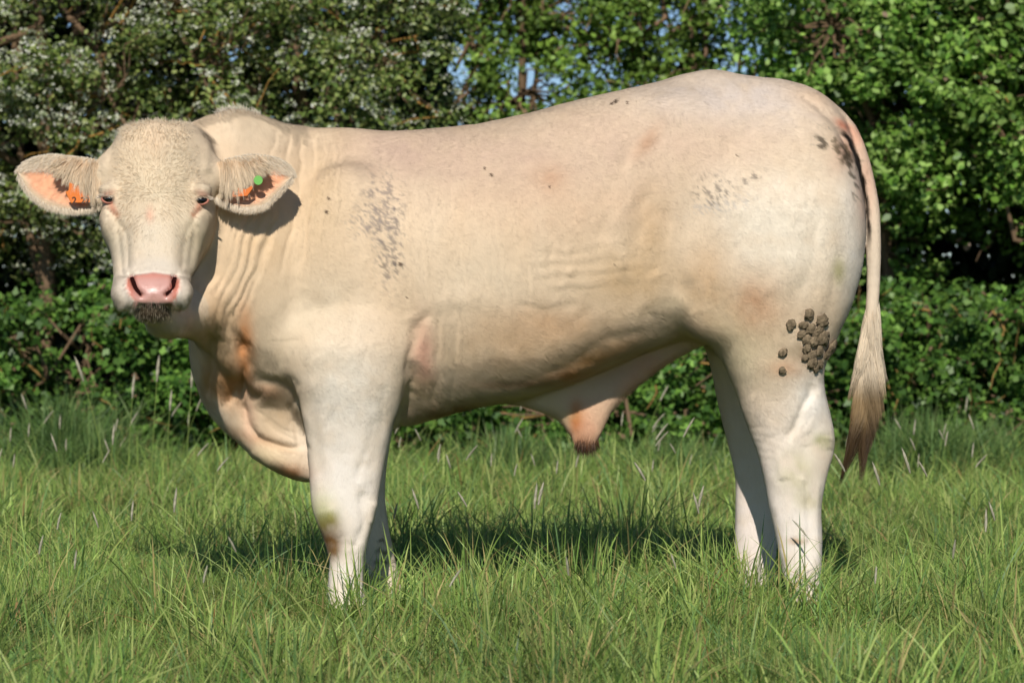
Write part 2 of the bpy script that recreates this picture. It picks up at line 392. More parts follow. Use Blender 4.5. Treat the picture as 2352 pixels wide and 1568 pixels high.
# dewlap folds
st([(522, 690), (540, 760), (556, 810), (548, 870), (520, 925)], 13, -16)
st([(498, 700), (512, 770), (520, 830), (505, 900)], 12, 7)
st([(470, 740), (482, 800), (486, 860), (470, 900)], 8, -7)
st([(448, 770), (462, 830), (466, 870)], 8, 5)
st([(560, 800), (585, 850), (612, 872), (650, 880), (672, 890)], 14, -12)
st([(555, 860), (552, 930), (575, 1000), (625, 1022), (700, 1032)], 9, -20)
st([(600, 900), (640, 930), (680, 960)], 26, 8)
st([(600, 960), (640, 990), (690, 1015)], 6, -4); st([(585, 930), (630, 975), (690, 1000)], 5, -3)
st([(580, 1040), (640, 1060), (690, 1065)], 18, 8)
# shoulder outline, upper arm
st([(705, 640), (690, 720), (650, 800), (640, 850)], 30, -6)
st([(650, 860), (672, 880), (680, 960), (694, 1030)], 9, -9)
st([(790, 330), (800, 440), (830, 560), (880, 640)], 40, -5)
st([(870, 560), (930, 660), (960, 730)], 34, -6)
st([(700, 830), (760, 800), (840, 810)], 34, 4)
st([(760, 860), (790, 940), (790, 1040)], 22, 3)
st([(880, 880), (870, 980), (850, 1080)], 12, -3)
# elbow pocket
st([(985, 715), (962, 750), (944, 810), (940, 880), (930, 940), (908, 985)], 11, -12)
st([(1000, 740), (1002, 830), (990, 940)], 7, -4)
st([(1040, 700), (1044, 800), (1034, 870), (1030, 930)], 6, -2)
st([(1020, 720), (1022, 830), (1010, 940)], 9, 2)
st([(990, 700), (1080, 690), (1180, 720)], 26, 4)
# barrel
for x in (900, 945, 985, 1030, 1075, 1120, 1180, 1240):
    st([(x, 420), (x + 16, 520), (x + 34, 620), (x + 38, 690)], 8, -1.2)
st([(960, 340), (1100, 340), (1250, 315), (1400, 270)], 30, 4)
st([(900, 350), (1000, 390), (1200, 380), (1380, 350)], 30, -4)
for i, (a, b, c, d) in enumerate([(1225, 575, 1440, 548), (1210, 600, 1470, 575), (1235, 628, 1480, 602), (1260, 655, 1470, 640), (1190, 680, 1340, 690)]):
    st([(a, b), ((a + c) / 2, (b + d) / 2 + 8), (c, d)], 8, .7); st([(a, b + 13), ((a + c) / 2, (b + d) / 2 + 21), (c, d + 12)], 8, -.7)
st([(1300, 560), (1330, 600), (1310, 640)], 14, 3); st([(1390, 560), (1430, 600), (1420, 650)], 14, 3)
st([(1140, 700), (1260, 720), (1380, 720)], 40, -5)
st([(1060, 860), (1160, 885), (1250, 865), (1340, 805), (1420, 765), (1480, 750)], 14, -3.5)
st([(1210, 870), (1290, 860), (1370, 835), (1440, 800)], 18, 4)
st([(1100, 820), (1220, 820), (1320, 770), (1420, 720)], 30, 4)
st([(1420, 740), (1480, 700), (1540, 690), (1580, 720)], 24, 4)
# loin, hip and flank
st([(1520, 275), (1490, 320), (1455, 350), (1420, 400)], 20, -8)
st([(1400, 400), (1395, 470), (1380, 560)], 22, -4)
st([(1440, 440), (1430, 540), (1425, 620)], 20, 4)
st([(1480, 440), (1480, 560), (1500, 640)], 26, -6)
st([(1530, 480), (1535, 560), (1550, 640), (1600, 720)], 20, -5)
st([(1350, 330), (1450, 400), (1500, 380)], 30, 4)
# thigh
st([(1880, 480), (1872, 580), (1845, 660), (1800, 740)], 20, -3.5)
st([(1840, 480), (1820, 600), (1780, 690)], 30, 5)
st([(1935, 500), (1930, 620), (1900, 720)], 14, -2)
st([(1905, 500), (1900, 620), (1870, 720)], 16, 2)
st([(1600, 400), (1700, 470), (1850, 460)], 50, 5)
st([(1650, 340), (1760, 330), (1850, 300)], 40, -5)
st([(1620, 640), (1700, 660), (1760, 700)], 40, 4)
st([(1840, 215), (1890, 260), (1930, 300), (1958, 370)], 9, -9)
# hock and gaskin
st([(1868, 880), (1840, 950), (1812, 1010)], 11, -10); st([(1800, 1010), (1790, 1060), (1800, 1100)], 16, 5); st([(1850, 1020), (1840, 1090)], 10, -5); st([(1720, 900), (1760, 960), (1780, 1000)], 20, 4)
st([(1885, 880), (1870, 950), (1850, 1000)], 9, 4)
st([(1895, 1000), (1900, 1030)], 14, 4)
for y in (985, 1003, 1020, 1038, 1056): st([(1715 + (y - 985) * .3, y), (1750 + (y - 985) * .3, y - 4), (1785, y)], 6, -.8)
st([(1770, 1080), (1790, 1180), (1810, 1300)], 12, 3); st([(1852, 1080), (1856, 1200), (1858, 1310)], 7, -5.5); st([(1876, 1090), (1874, 1300)], 7, 3)
st([(745, 1160), (770, 1210), (775, 1235)], 18, 5); st([(840, 1120), (832, 1190), (822, 1240)], 12, -6); st([(862, 1150), (852, 1200)], 9, 5); st([(822, 1240), (815, 1340)], 7, -5); st([(770, 1245), (800, 1250), (830, 1240)], 8, -3); st([(760, 900), (750, 1000), (760, 1100)], 16, 3); st([(700, 900), (725, 1000), (735, 1100)], 12, -3); st([(860, 960), (838, 1040), (820, 1100)], 10, -4)
# ---- face
for s in (-1, 1):
    X = lambda v: 357 + s * v
    st([(X(100), 488), (X(88), 505), (X(72), 530), (X(66), 570), (X(64), 610)], 9, -4.5, 'h')
    st([(X(112), 478), (X(92), 492)], 6, -4, 'h')
    st([(X(122), 450), (X(108), 446), (X(94), 456)], 5, 5, 'h')
    st([(X(106), 461)], 11, -3, 'h')
    st([(X(118), 500), (X(100), 560), (X(88), 620)], 12, 4, 'h')
    st([(X(90), 520), (X(84), 580), (X(76), 630)], 8, -4, 'h')
    st([(X(38), 520), (X(40), 600)], 14, 3, 'h')
    st([(X(118), 340), (X(116), 390)], 12, 5, 'h')
    nx = lambda v: 352 + s * v
    st([(nx(50), 634), (nx(47), 648), (nx(40), 662), (nx(29), 677)], 5.0, -22, 'h')
    st([(nx(62), 645), (nx(60), 670), (nx(44), 690)], 9, 5, 'h')
    st([(nx(76), 640), (nx(78), 670), (nx(66), 700)], 10, 5, 'h')
st([(352, 640), (352, 672)], 22, 4, 'h')
st([(352, 682), (352, 700)], 5, -3, 'h')
st([(300, 703), (352, 706), (404, 703)], 5, -9, 'h')
st([(357, 290), (355, 330)], 30, 3, 'h'); st([(357, 340), (357, 375)], 10, -3, 'h')
st([(300, 628), (352, 622), (404, 628)], 5, -3, 'h')

def sculpt(V, N):
    px, py = w2px(V); head = sstep(-.30, -.38, V[:, 1]) * (px < 540) * (py < 780)
    near = sstep(.25, -.1, N[:, 1]) * (V[:, 1] < .12)
    disp = np.zeros(len(V)); hw_ = 1 - .75 * head
    px = px + (fbm(V, 14, 401, 2) - .5) * 26 * hw_; py = py + (fbm(V, 12, 402, 2) - .5) * 26 * hw_; irr = (.3 + .9 * fbm(V, 20, 403, 2)) * np.where((px > 440) & (px < 780) & (py < 780), .72, 1.0)
    for pts, w, amp, reg in ST:
        xs = [p[0] for p in pts]; ys = [p[1] for p in pts]
        m = (px > min(xs) - 3 * w) & (px < max(xs) + 3 * w) & (py > min(ys) - 3 * w) & (py < max(ys) + 3 * w)
        if not m.any(): continue
        if len(pts) == 1: d = np.hypot(px[m] - xs[0], py[m] - ys[0]); fade = 1
        else:
            d, pos = seg_dist(px[m], py[m], pts); fade = 0.25 + 0.75 * np.minimum(1, np.minimum(pos, 1 - pos) * 5) if reg == 'b' else 1
        k = head[m] if reg == 'h' else (1 - head[m])
        disp[m] += amp * np.exp(-(d / w)**2) * fade * k * near[m] * (irr[m] if reg == 'b' else 1)
    disp += (fbm(V * [1, 1, .7], 9, 3) - .5) * .009 * (1 - head)
    disp += (fbm(V, 30, 5, 2) - .5) * .0012
    return V + N * disp[:, None]

def lin(r, g, b):
    c = np.array([r, g, b], float) / 255
    return np.where(c <= .04045, c / 12.92, ((c + .055) / 1.055)**2.4)
CREAM = lin(220, 195, 164)
PATCH = []
def pa(px, py, rx, ry, rgb, s=1.0, ang=0.0, reg='b', noise=0.25): PATCH.append((px, py, rx, ry, lin(*rgb), min(1, s * (1.22 if reg == 'b' else 1)), ang, reg, noise))
# whites
pa(1790, 520, 190, 140, (238, 224, 202), .8); pa(790, 920, 110, 130, (238, 226, 208), .85); pa(1690, 230, 230, 70, (218, 202, 188), .75)  # the thigh patch is a highlight painted into the coat
pa(800, 1130, 110, 160, (236, 226, 214), .95); pa(800, 1330, 120, 120, (236, 226, 214), .95); pa(900, 1270, 60, 140, (228, 208, 184), .7)
pa(1830, 1220, 120, 220, (236, 226, 214), .95); pa(1720, 1230, 90, 220, (234, 220, 210), .9); pa(1870, 920, 56, 90, (240, 230, 216), .9); pa(1855, 790, 60, 70, (150, 128, 100), .55, noise=.9)
pa(1960, 560, 30, 200, (230, 220, 205), .7); pa(700, 720, 110, 120, (228, 212, 186), .5); pa(1100, 640, 110, 70, (226, 206, 178), .5)
pa(1560, 700, 50, 30, (234, 212, 180), .8); pa(1680, 780, 90, 90, (226, 208, 170), .6); pa(610, 300, 80, 60, (224, 204, 174), .5)
# tans
pa(1735, 700, 54, 62, (184, 132, 94), .6); pa(1620, 650, 60, 110, (202, 166, 126), .55); pa(1260, 745, 110, 40, (190, 150, 112), .6); pa(1210, 800, 170, 60, (204, 168, 130), .5)
pa(1490, 520, 40, 120, (206, 172, 130), .5); pa(1200, 380, 330, 80, (200, 172, 150), .6); pa(900, 345, 180, 55, (198, 170, 150), .65); pa(1400, 300, 160, 60, (208, 180, 158), .5); pa(1620, 330, 160, 60, (206, 178, 154), .5); pa(1300, 480, 200, 60, (212, 178, 148), .4); pa(1260, 410, 40, 30, (192, 146, 112), .4)
pa(1485, 325, 40, 16, (182, 142, 112), .6, -.9); pa(730, 420, 80, 170, (214, 186, 148), .5); pa(600, 560, 90, 140, (214, 182, 142), .5); pa(1440, 640, 90, 60, (200, 166, 122), .5)  # the slanted hip patch paints shade into the hollow
pa(560, 810, 20, 90, (206, 134, 80), .8); pa(520, 880, 26, 60, (214, 150, 98), .75); pa(485, 890, 22, 60, (216, 160, 112), .7); pa(615, 895, 36, 18, (184, 124, 92), .7); pa(480, 960, 40, 40, (232, 214, 190), .8)
pa(500, 760, 40, 90, (210, 172, 130), .6); pa(640, 930, 60, 70, (196, 168, 134), .6); pa(600, 1010, 70, 14, (160, 112, 76), .6, .3); pa(600, 1050, 70, 30, (228, 204, 164), .7); pa(570, 960, 16, 60, (226, 186, 156), .7)
pa(968, 820, 24, 70, (226, 176, 150), .8); pa(960, 900, 40, 40, (196, 172, 134), .5); pa(1030, 945, 90, 26, (150, 112, 78), .7, -.2); pa(660, 1085, 50, 24, (190, 130, 84), .6)
pa(1380, 815, 80, 24, (178, 132, 82), .8, -.35); pa(1300, 860, 70, 16, (190, 134, 88), .7, -.15); pa(1180, 880, 120, 12, (140, 104, 72), .5)  # the thin belly strip paints in the start of the underbelly shade
pa(1490, 880, 110, 60, (222, 170, 140), .8, -.7); pa(1345, 985, 40, 60, (224, 172, 140), .85); pa(1320, 955, 16, 36, (200, 122, 72), .8); pa(1270, 950, 50, 16, (214, 184, 140), .6)
pa(1352, 1016, 34, 14, (110, 72, 46), 1, noise=.4); pa(1340, 1032, 22, 9, (56, 38, 26), 1)
# tail head, pink skin
pa(1960, 320, 30, 60, (228, 178, 150), .9, .5); pa(1990, 430, 24, 90, (226, 186, 160), .85); pa(1935, 285, 20, 10, (196, 100, 70), .7, .6); pa(1870, 225, 60, 30, (226, 196, 166), .7, .4); pa(2005, 640, 20, 150, (222, 204, 182), .8)
# greens and stains
pa(748, 1195, 30, 32, (128, 120, 60), .9, noise=.5); pa(762, 1238, 28, 36, (104, 74, 42), .95, noise=.4); pa(765, 1262, 16, 22, (130, 98, 62), .8, noise=.5); pa(735, 1160, 30, 30, (196, 196, 140), .5); pa(1890, 1012, 22, 18, (146, 146, 88), .6, noise=.5); pa(1926, 620, 14, 28, (164, 158, 104), .6)
pa(1830, 1090, 40, 50, (196, 186, 144), .5, noise=.8); pa(1860, 1150, 30, 20, (176, 164, 122), .4, noise=.8); pa(1830, 1240, 20, 8, (176, 140, 100), .6, noise=.8); pa(1800, 845, 40, 20, (210, 160, 120), .5)
# face
pa(357, 400, 130, 130, (222, 206, 178), .6, reg='h'); pa(357, 430, 60, 60, (216, 196, 164), .5, reg='h'); pa(430, 540, 40, 80, (204, 188, 156), .5, reg='h'); pa(272, 560, 24, 70, (206, 190, 160), .5, reg='h'); pa(357, 560, 110, 80, (216, 202, 180), .7, reg='h'); pa(352, 668, 80, 50, (236, 228, 218), .95, reg='h', noise=.1); pa(357, 330, 30, 40, (212, 180, 148), .4, reg='h'); pa(357, 605, 50, 20, (196, 186, 172), .5, reg='h')
pa(345, 490, 8, 16, (226, 168, 140), .6, reg='h'); pa(470, 560, 40, 60, (206, 188, 154), .5, reg='h'); pa(455, 640, 30, 40, (196, 180, 150), .4, reg='h')
for s in (-1, 1):
    pa(357 + s * 107, 461, 13, 11, (150, 84, 66), .9, reg='h', noise=0); pa(357 + s * 108, 445, 14, 6, (226, 160, 138), .7, s * .4, reg='h'); pa(357 + s * 96, 478, 7, 13, (206, 128, 98), .8, s * .6, reg='h'); pa(357 + s * 86, 492, 6, 6, (208, 136, 100), .6, reg='h')

def in_poly(px, py, poly):
    c = np.zeros(len(px), bool); n = len(poly)
    for i in range(n):
        x0, y0 = poly[i]; x1, y1 = poly[(i + 1) % n]
        m = ((y0 > py) != (y1 > py)); c ^= m & (px < (x1 - x0) * (py - y0) / (y1 - y0 + 1e-12) + x0)
    return c
def soft_poly(px, py, poly, w=4):
    d, _ = seg_dist(px, py, list(poly) + [poly[0]]); ins = in_poly(px, py, poly)
    return sstep(-w, w, np.where(ins, d, -d))
NOSE = [(291, 640), (302, 630), (322, 630), (352, 625), (384, 630), (402, 631), (413, 642), (413, 662), (404, 684), (392, 700), (374, 697), (352, 695), (332, 697), (312, 694), (298, 678), (290, 660)]
def paint(V, N):
    px, py = w2px(V); far = (V[:, 1] > .12)
    head = ((V[:, 1] < -.36) & (px < 545) & (py < 780)).astype(float)
    C = np.tile(CREAM, (len(V), 1)); big = fbm(V, 5, 11)
    C *= (0.93 + .14 * big)[:, None]
    C = C + (fbm(V * [1, 1, .4], 14, 31) - .5)[:, None] * np.array([.05, .075, .08]) 
    st_ = fbm(V * [2.4, 1, .35], 40, 17)
    C *= (1 + (st_ - .5) * .05)[:, None]
    nz = fbm(V, 26, 21)
    for (x, y, rx, ry, rgb, s, ang, reg, noi) in PATCH:
        m = (np.abs(px - x) < 2.4 * max(rx, ry)) & (np.abs(py - y) < 2.4 * max(rx, ry))
        if not m.any(): continue
        dx, dy = px[m] - x, py[m] - y; ca, sa = math.cos(ang), math.sin(ang)
        u = (dx * ca + dy * sa) / rx; v = (-dx * sa + dy * ca) / ry
        a = s * np.exp(-(u * u + v * v) * .9) * np.clip(1 + (nz[m] - .5) * 4 * noi, 0, 1.3)
        a *= head[m] if reg == 'h' else (1 - head[m] * .85)
        a = np.clip(a, 0, 1)[:, None]; C[m] = C[m] * (1 - a) + rgb * a
    near = ~far
    def spots(cx, cy, rx, ry, rgb, thr, s, ang=0, sc=190, seed=40, asp=.5):
        thr += .04; rx *= 1.15; ry *= 1.15; s *= .78
        m = near & (np.abs(px - cx) < 2.2 * max(rx, ry)) & (np.abs(py - cy) < 2.2 * max(rx, ry)) & (N[:, 1] < .3)
        dx, dy = px[m] - cx, py[m] - cy; ca, sa = math.cos(ang), math.sin(ang)
        g = np.exp(-(((dx * ca + dy * sa) / rx)**2 + ((-dx * sa + dy * ca) / ry)**2))
        q = np.stack([(dx * .7 + dy * .71) / 800 * asp, np.zeros(m.sum()), (-dx * .71 + dy * .7) / 800], 1) + 5
        a = s * sstep(thr + .02, thr + .16, fbm(q, sc, seed) * 1.1 + .26 * g - .2)[:, None] * np.minimum(1, g * 3)[:, None]
        C[m] = C[m] * (1 - a) + lin(*rgb) * a
    spots(876, 480, 36, 60, (104, 98, 102), .46, .75); spots(893, 560, 26, 70, (98, 92, 94), .46, .75); spots(845, 505, 36, 30, (130, 120, 118), .46, .6)
    spots(896, 610, 22, 20, (86, 80, 78), .46, .8)
    spots(1640, 440, 34, 28, (90, 84, 82), .46, .8); spots(1722, 410, 26, 9, (88, 82, 80), .45, .8, -.5); spots(1660, 470, 60, 14, (170, 166, 164), .44, .5, -.2)
    spots(1892, 327, 20, 11, (30, 26, 20), .40, 1, .2, 60, 44, 1); spots(1935, 350, 46, 14, (70, 60, 34), .43, .9, .75, 90, 45, 1); spots(1955, 400, 12, 46, (64, 56, 34), .42, .9, -.3, 90, 46, .4)
    spots(1890, 285, 18, 5, (110, 96, 90), .42, .7, .7); spots(882, 1270, 16, 50, (40, 36, 30), .56, 1, .2, 80, 47, 1)
    line = [(1925, 290), (1950, 322), (1968, 365), (1982, 420), (1992, 470), (1996, 530), (1994, 590)]
    d, t = seg_dist(px, py, line); a = (sstep(10, 3, d + fbm(V, 60, 50) * 8 - 3) * sstep(0, .1, t) * sstep(1, .8, t) * near)[:, None]
    C = C * (1 - a) + lin(34, 28, 20) * a
    for (x, y, r) in [(1127, 401, 3.4), (1112, 386, 2.4), (754, 456, 3.2), (749, 486, 4), (935, 684, 2.2), (1413, 233, 4), (1404, 238, 3), (1440, 236, 3), (1410, 606, 2.2), (918, 606, 4), (1262, 429, 2.2), (1690, 357, 2)]:
        a = (near & (np.hypot(px - x, (py - y) * .7) < r))[:, None] * .9; C = C * (1 - a) + lin(60, 44, 34) * a
    # nose pad and muzzle
    front = (V[:, 1] < -.5)
    a = (soft_poly(px, py, NOSE, 2.5) * front)[:, None]
    pink = lin(200, 152, 140) * (1 - a * 0); wing = np.exp(-((np.abs(px - 352) - 54) / 13)**2)[:, None]
    pk = pink * (1 - .8 * wing) + lin(196, 108, 82) * .8 * wing
    topl = np.exp(-((py - 632) / 8)**2)[:, None]; pk = pk * (1 - .5 * topl) + lin(206, 122, 100) * .5 * topl
    C = C * (1 - a) + pk * a
    for s in (-1, 1):
        d, _ = seg_dist(px, py, [(352 + s * 50, 634), (352 + s * 47, 648), (352 + s * 40, 662), (352 + s * 29, 677)])
        a = (sstep(6.5, 2.0, d) * front * .8)[:, None]; C = C * (1 - a) + lin(110, 44, 34) * a  # slits coloured dark for the shade inside the nostrils
    bd = fbm(V, 70, 60)
    a = (sstep(1.25, .8, np.hypot((px - 353) / 40, (py - 712) / 17) + (bd - .5) * .5) * (py > 694) * (V[:, 1] < -.45))[:, None]; C = C * (1 - a) + lin(66, 56, 42) * a
    nose = soft_poly(px, py, NOSE, 3) * front
    return np.clip(C, 0, 1), nose, head

# ------------------------------------------------------------------ hair strands as slender triangles
def sample(V, F, n, wt=None):
    T = np.concatenate([F[:, [0, 1, 2]], F[:, [0, 2, 3]]])
    A = .5 * np.linalg.norm(np.cross(V[T[:, 1]] - V[T[:, 0]], V[T[:, 2]] - V[T[:, 0]]), axis=1)
    if wt is not None: A = A * wt[T].mean(1)
    c = np.cumsum(A); i = np.searchsorted(c, rng.random(n) * c[-1]); i = np.minimum(i, len(T) - 1)
    r = rng.random((n, 2)); m = r.sum(1) > 1; r[m] = 1 - r[m]
    B = np.stack([1 - r.sum(1), r[:, 0], r[:, 1]], 1); return T[i], B
def bary(A, T, B): return (A[T] * B[:, :, None]).sum(1)
def fur_mesh(name, P, N, C, D, L, w, lift):
    n = len(P); T = norm(D - N * (D * N).sum(1)[:, None]); S = norm(np.cross(T, N))
    tip = P + T * L[:, None] * np.cos(lift)[:, None] + N * (L * np.sin(lift))[:, None]
    P0 = P + N * .0002
    a = P0 - S * w[:, None] / 2; b = P0 + S * w[:, None] / 2
    V = np.stack([a, b, tip], 1).reshape(-1, 3); F = np.arange(3 * n).reshape(-1, 3)[:, [0, 2, 1]]
    return mesh_np(name, V, [F], cols=np.repeat(C, 3, 0), mats=[M_fur], vattr={'nrm': np.repeat(N, 3, 0)})
def strands(name, paths, widths, cols, mat, parent, tipcols=None):
    """paths (n,m,3) ribbons"""
    n, m, _ = paths.shape; T = norm(np.gradient(paths, axis=1)); cam_like = np.array([0., -1, 0]) + rng.normal(0, .45, (n, 1, 3))
    S = norm(np.cross(T, np.broadcast_to(cam_like, T.shape))); taper = (1 - (np.linspace(0, 1, m))**2 * .85)[None, :, None]
    a = paths - S * widths[:, None, None] / 2 * taper; b = paths + S * widths[:, None, None] / 2 * taper
    V = np.stack([a, b], 2).reshape(-1, 3); base = (np.arange(n) * 2 * m)[:, None] + (np.arange(m - 1) * 2)[None]
    base = base.ravel(); F = np.stack([base, base + 1, base + 3, base + 2], 1)
    if tipcols is None: c = np.repeat(cols, 2 * m, 0)
    else:
        t = np.linspace(0, 1, m)[None, :, None]; c = (cols[:, None] * (1 - t) + tipcols[:, None] * t); c = np.repeat(c[:, :, None], 2, 2).reshape(-1, 3)
    return link(name, mesh_np(name, V, [F], cols=c, mats=[mat]), parent)

# ------------------------------------------------------------------ assemble the bull
bull = empty('bull', (0, 0, 0), 'cream white bull standing side on in the grass, head turned to the viewer', 'bull')
BV, BF, lap = build_body()
BN = vnormals(BV, BF); BV = sculpt(BV, BN); BV = lap(BV, .35); BN = vnormals(BV, BF)
BC, NOSEM, HEADM = paint(BV, BN)
link('body', mesh_np('body', BV, [BF], cols=BC * 1.0, mats=[M_skin], vattr={'wet': np.repeat(NOSEM[:, None], 3, 1)}), bull)

def coat():
    px, py = w2px(BV); wt = np.where(BN[:, 1] < .35, 1.0, .28) * (1 - NOSEM) * np.where((BV[:, 1] < -.36) & (np.hypot(np.abs(px - 357) - 109, (py - 461) * 1.3) < 16), 0, 1)
    n = 950000
    T, B = sample(BV, BF, n, wt); P = bary(BV, T, B); N = norm(bary(BN, T, B)); C = bary(BC, T, B); hd = bary(HEADM[:, None], T, B)[:, 0]
    x, y = w2px(P)
    D = np.tile(np.array([.75, 0, -.62]), (n, 1))
    leg = sstep(930, 1030, y); D = D * (1 - leg[:, None]) + np.array([.12, 0, -1]) * leg[:, None]
    nk = sstep(760, 620, x) * (1 - hd); D = D * (1 - nk[:, None]) + np.array([.35, 0, -.9]) * nk[:, None]
    hx, hz = (x - 357) / 100, (y - 470) / 100; Dh = np.stack([hx * .8, np.full(n, .05), np.where(hz < -.2, 0, 0) + np.interp(hz, [-2, -.6, .1, 3], [1.4, .6, -.9, -.9])], 1); D = D * (1 - hd[:, None]) + Dh * hd[:, None]
    tail = (x > 1990) & (np.abs(P[:, 1]) < .08); D[tail] = [0, 0, -1]
    D = D + (np.stack([fbm(P, 22, s) for s in (70, 71, 72)], 1) - .5) * .7 + (np.stack([vnoise(P, 90, s) for s in (73, 74, 75)], 1) - .5) * .3 + rng.normal(0, .13, (n, 3))
    L = np.full(n, .0115) * rng.uniform(.6, 1.3, n); L[hd > .5] *= .95
    under = (BN[T[:, 0], 2] < -.5) & (y < 1000); L[under] *= 1.7
    crest = (x > 420) & (x < 700) & (N[:, 2] > .6) & (y < 330); L[crest] *= 1.6
    face = (hd > .5) & (y < 380); L[face] *= 1.3
    chin = (hd > .5) & (y > 690); L[chin] *= 1.3
    tip = (x > 1290) & (x < 1390) & (y > 995) & (np.abs(P[:, 1]) < .1); L[tip] *= 2.4; D[tip] = [-.15, 0, -1]
    lift = rng.uniform(.01, .08, n) + np.where(under | crest, .2, 0)
    C = C * rng.uniform(.96, 1.05, (n, 1))
    w = np.full(n, .0010)
    link('coat', fur_mesh('coat', P, norm(N + rng.normal(0, .035, (n, 3))), np.clip(C, 0, 1), D, L, w, lift), bull)
coat()

# ---- ears
def make_ear(side):
    if side < 0:
        top = [(262, 384), (212, 366), (166, 360), (123, 356), (82, 362), (53, 377), (42, 394)]
        bot = [(262, 440), (214, 474), (164, 480), (118, 473), (78, 450), (53, 420), (42, 396)]
    else:
        top = [(474, 384), (530, 364), (578, 356), (626, 362), (655, 375), (670, 392), (672, 401)]
        bot = [(478, 440), (524, 466), (566, 477), (603, 472), (635, 446), (660, 420), (672, 404)]
    ns, nt = 41, 25
    def rs(p):
        s, x = curve(range(len(p)), [q[0] for q in p], ns); s, y = curve(range(len(p)), [q[1] for q in p], ns); return np.stack([x, y], 1)
    A, Bm = rs(top), rs(bot); s = np.linspace(0, 1, ns)[:, None]; t = np.linspace(-1, 1, nt)[None]
    fx = .5 * (1 - t); X = A[:, 0:1] * fx + Bm[:, 0:1] * (1 - fx); Y = A[:, 1:2] * fx + Bm[:, 1:2] * (1 - fx)
    base = np.exp(-(s / .28)**2)
    cup = .040 * (1 - t * t) * np.sin(np.pi * np.clip(s * .9 + .12, 0, 1))**.6        # hollow towards the back
    dep = -.377 + .050 * s + .55 * cup - .012 * base * (1 - t * t) + .034 * np.clip(-t, 0, 1)**1.5 * np.sin(np.pi * s)**.5 - .014 * np.clip(t, 0, 1)**2 * np.sin(np.pi * s)
    d = CAM_D + dep; Wd = np.stack([(X - CX) * d / FPX, dep * np.ones_like(X), CAM_H - (Y - HOR) * d / FPX], -1)
    # lobed front sheet and back sheet
    front = Wd.reshape(-1, 3); th = (.004 + .010 * base) * (1 - .75 * (t**6))
    back = (Wd + np.stack([0 * th, th, 0 * th], -1)).reshape(-1, 3)
    g = np.arange(ns * nt).reshape(ns, nt); q = np.stack([g[:-1, :-1], g[1:, :-1], g[1:, 1:], g[:-1, 1:]], -1).reshape(-1, 4)
    if side > 0: q = q[:, ::-1]
    o = ns * nt; qb = q[:, ::-1] + o
    rim = np.concatenate([g[:, 0], g[-1, 1:], g[::-1, -1][1:], g[0, ::-1][1:-1]]); r2 = np.roll(rim, -1)
    rf = np.stack([rim, r2, r2 + o, rim + o], 1); rf = rf if side > 0 else rf[:, ::-1]
    V = np.concatenate([front, back]); px, py = w2px(V)
    cream = lin(224, 200, 168); C = np.tile(cream, (len(V), 1))
    if side < 0: poly = [(58, 395), (90, 388), (110, 392), (140, 402), (165, 420), (195, 440), (210, 462), (200, 476), (150, 471), (105, 455), (75, 432)]
    else: poly = [(660, 398), (640, 388), (612, 395), (590, 408), (560, 425), (530, 440), (515, 462), (545, 471), (590, 466), (625, 440), (650, 415)]
    a = soft_poly(px, py, poly, 8); a[o:] = 0
    nz = fbm(V, 50, 90); pk = lin(236, 172, 134) * (.85 + .3 * nz)[:, None]; C = C * (1 - a[:, None]) + pk * a[:, None]
    me = mesh_np('ear', V, [q, qb, rf], cols=C, mats=[M_ear]); ear = link('ear', me, bull)
    qa = np.concatenate([q, qb]); NV = vnormals(V, qa); T, B = sample(V, qa, 26000, 1 - .88 * a); P = bary(V, T, B); N = norm(bary(NV, T, B)); CC = bary(C, T, B) * rng.uniform(.85, 1.15, (26000, 1))
    D = np.array([side * .8, 0, -.45]) + rng.normal(0, .25, (26000, 3)); ef = fur_mesh('ear_coat', P, N, np.clip(CC, 0, 1), D, rng.uniform(.007, .014, 26000), np.full(26000, .001), rng.uniform(.05, .3, 26000)); link('ear_coat', ef, ear)
    # fur of the ear: fringe round the rim, and long locks hanging over the hollow
    P = []; D = []; L = []; Cc = []
    Wg = Wd; nrm_ = np.array([0, -1, 0.])
    for _ in range(9000):
        i = random.random() * (ns - 1); i0 = int(i); tt = random.random(); edge = random.random()
        if edge < .5:
            j = nt - 1; u = Wg[i0, j]; out = norm(Wg[i0, j] - Wg[i0, j - 4] + np.array([0, 0, -.004])); l = random.uniform(.008, .02); p = u
        elif edge < .75:
            j = 0; u = Wg[i0, j]; out = norm(Wg[i0, 0] - Wg[i0, 4]); out = out + np.array([side * .9, 0, 0]); l = random.uniform(.004, .009); p = u
        else:
            j = random.randrange(0, 9); p = Wg[i0, j] + [0, -.003, 0]; out = np.array([side * random.uniform(.5, 1.1), -.15, -.3]); l = random.uniform(.008, .016)
        P.append(p); D.append(norm(out + np.random.default_rng(_).normal(0, .22, 3))); L.append(l); Cc.append(lin(234, 220, 198))
    P = np.array(P) + rng.normal(0, .0012, (len(P), 3)); D = np.array(D); L = np.array(L)
    tt = np.linspace(0, 1, 4)[None, :, None]
    paths = P[:, None] + D[:, None] * L[:, None, None] * tt + np.array([0, 0, -.004]) * tt**2
    strands('ear_fringe', paths, np.full(len(P), .0009), np.array(Cc) * rng.uniform(.8, 1.1, (len(P), 1)), M_hair, ear)
    # hanging locks, drawn together at their tips
    K = 95; per = 34; u = np.linspace(0, 1, K) + rng.normal(0, .02, K)
    if side < 0: kx = 232 - 104 * u; ky = 388 - 4 * u + 8 * rng.normal(0, 1, K)
    else: kx = 506 + 100 * u; ky = 388 - 8 * u + 8 * rng.normal(0, 1, K)
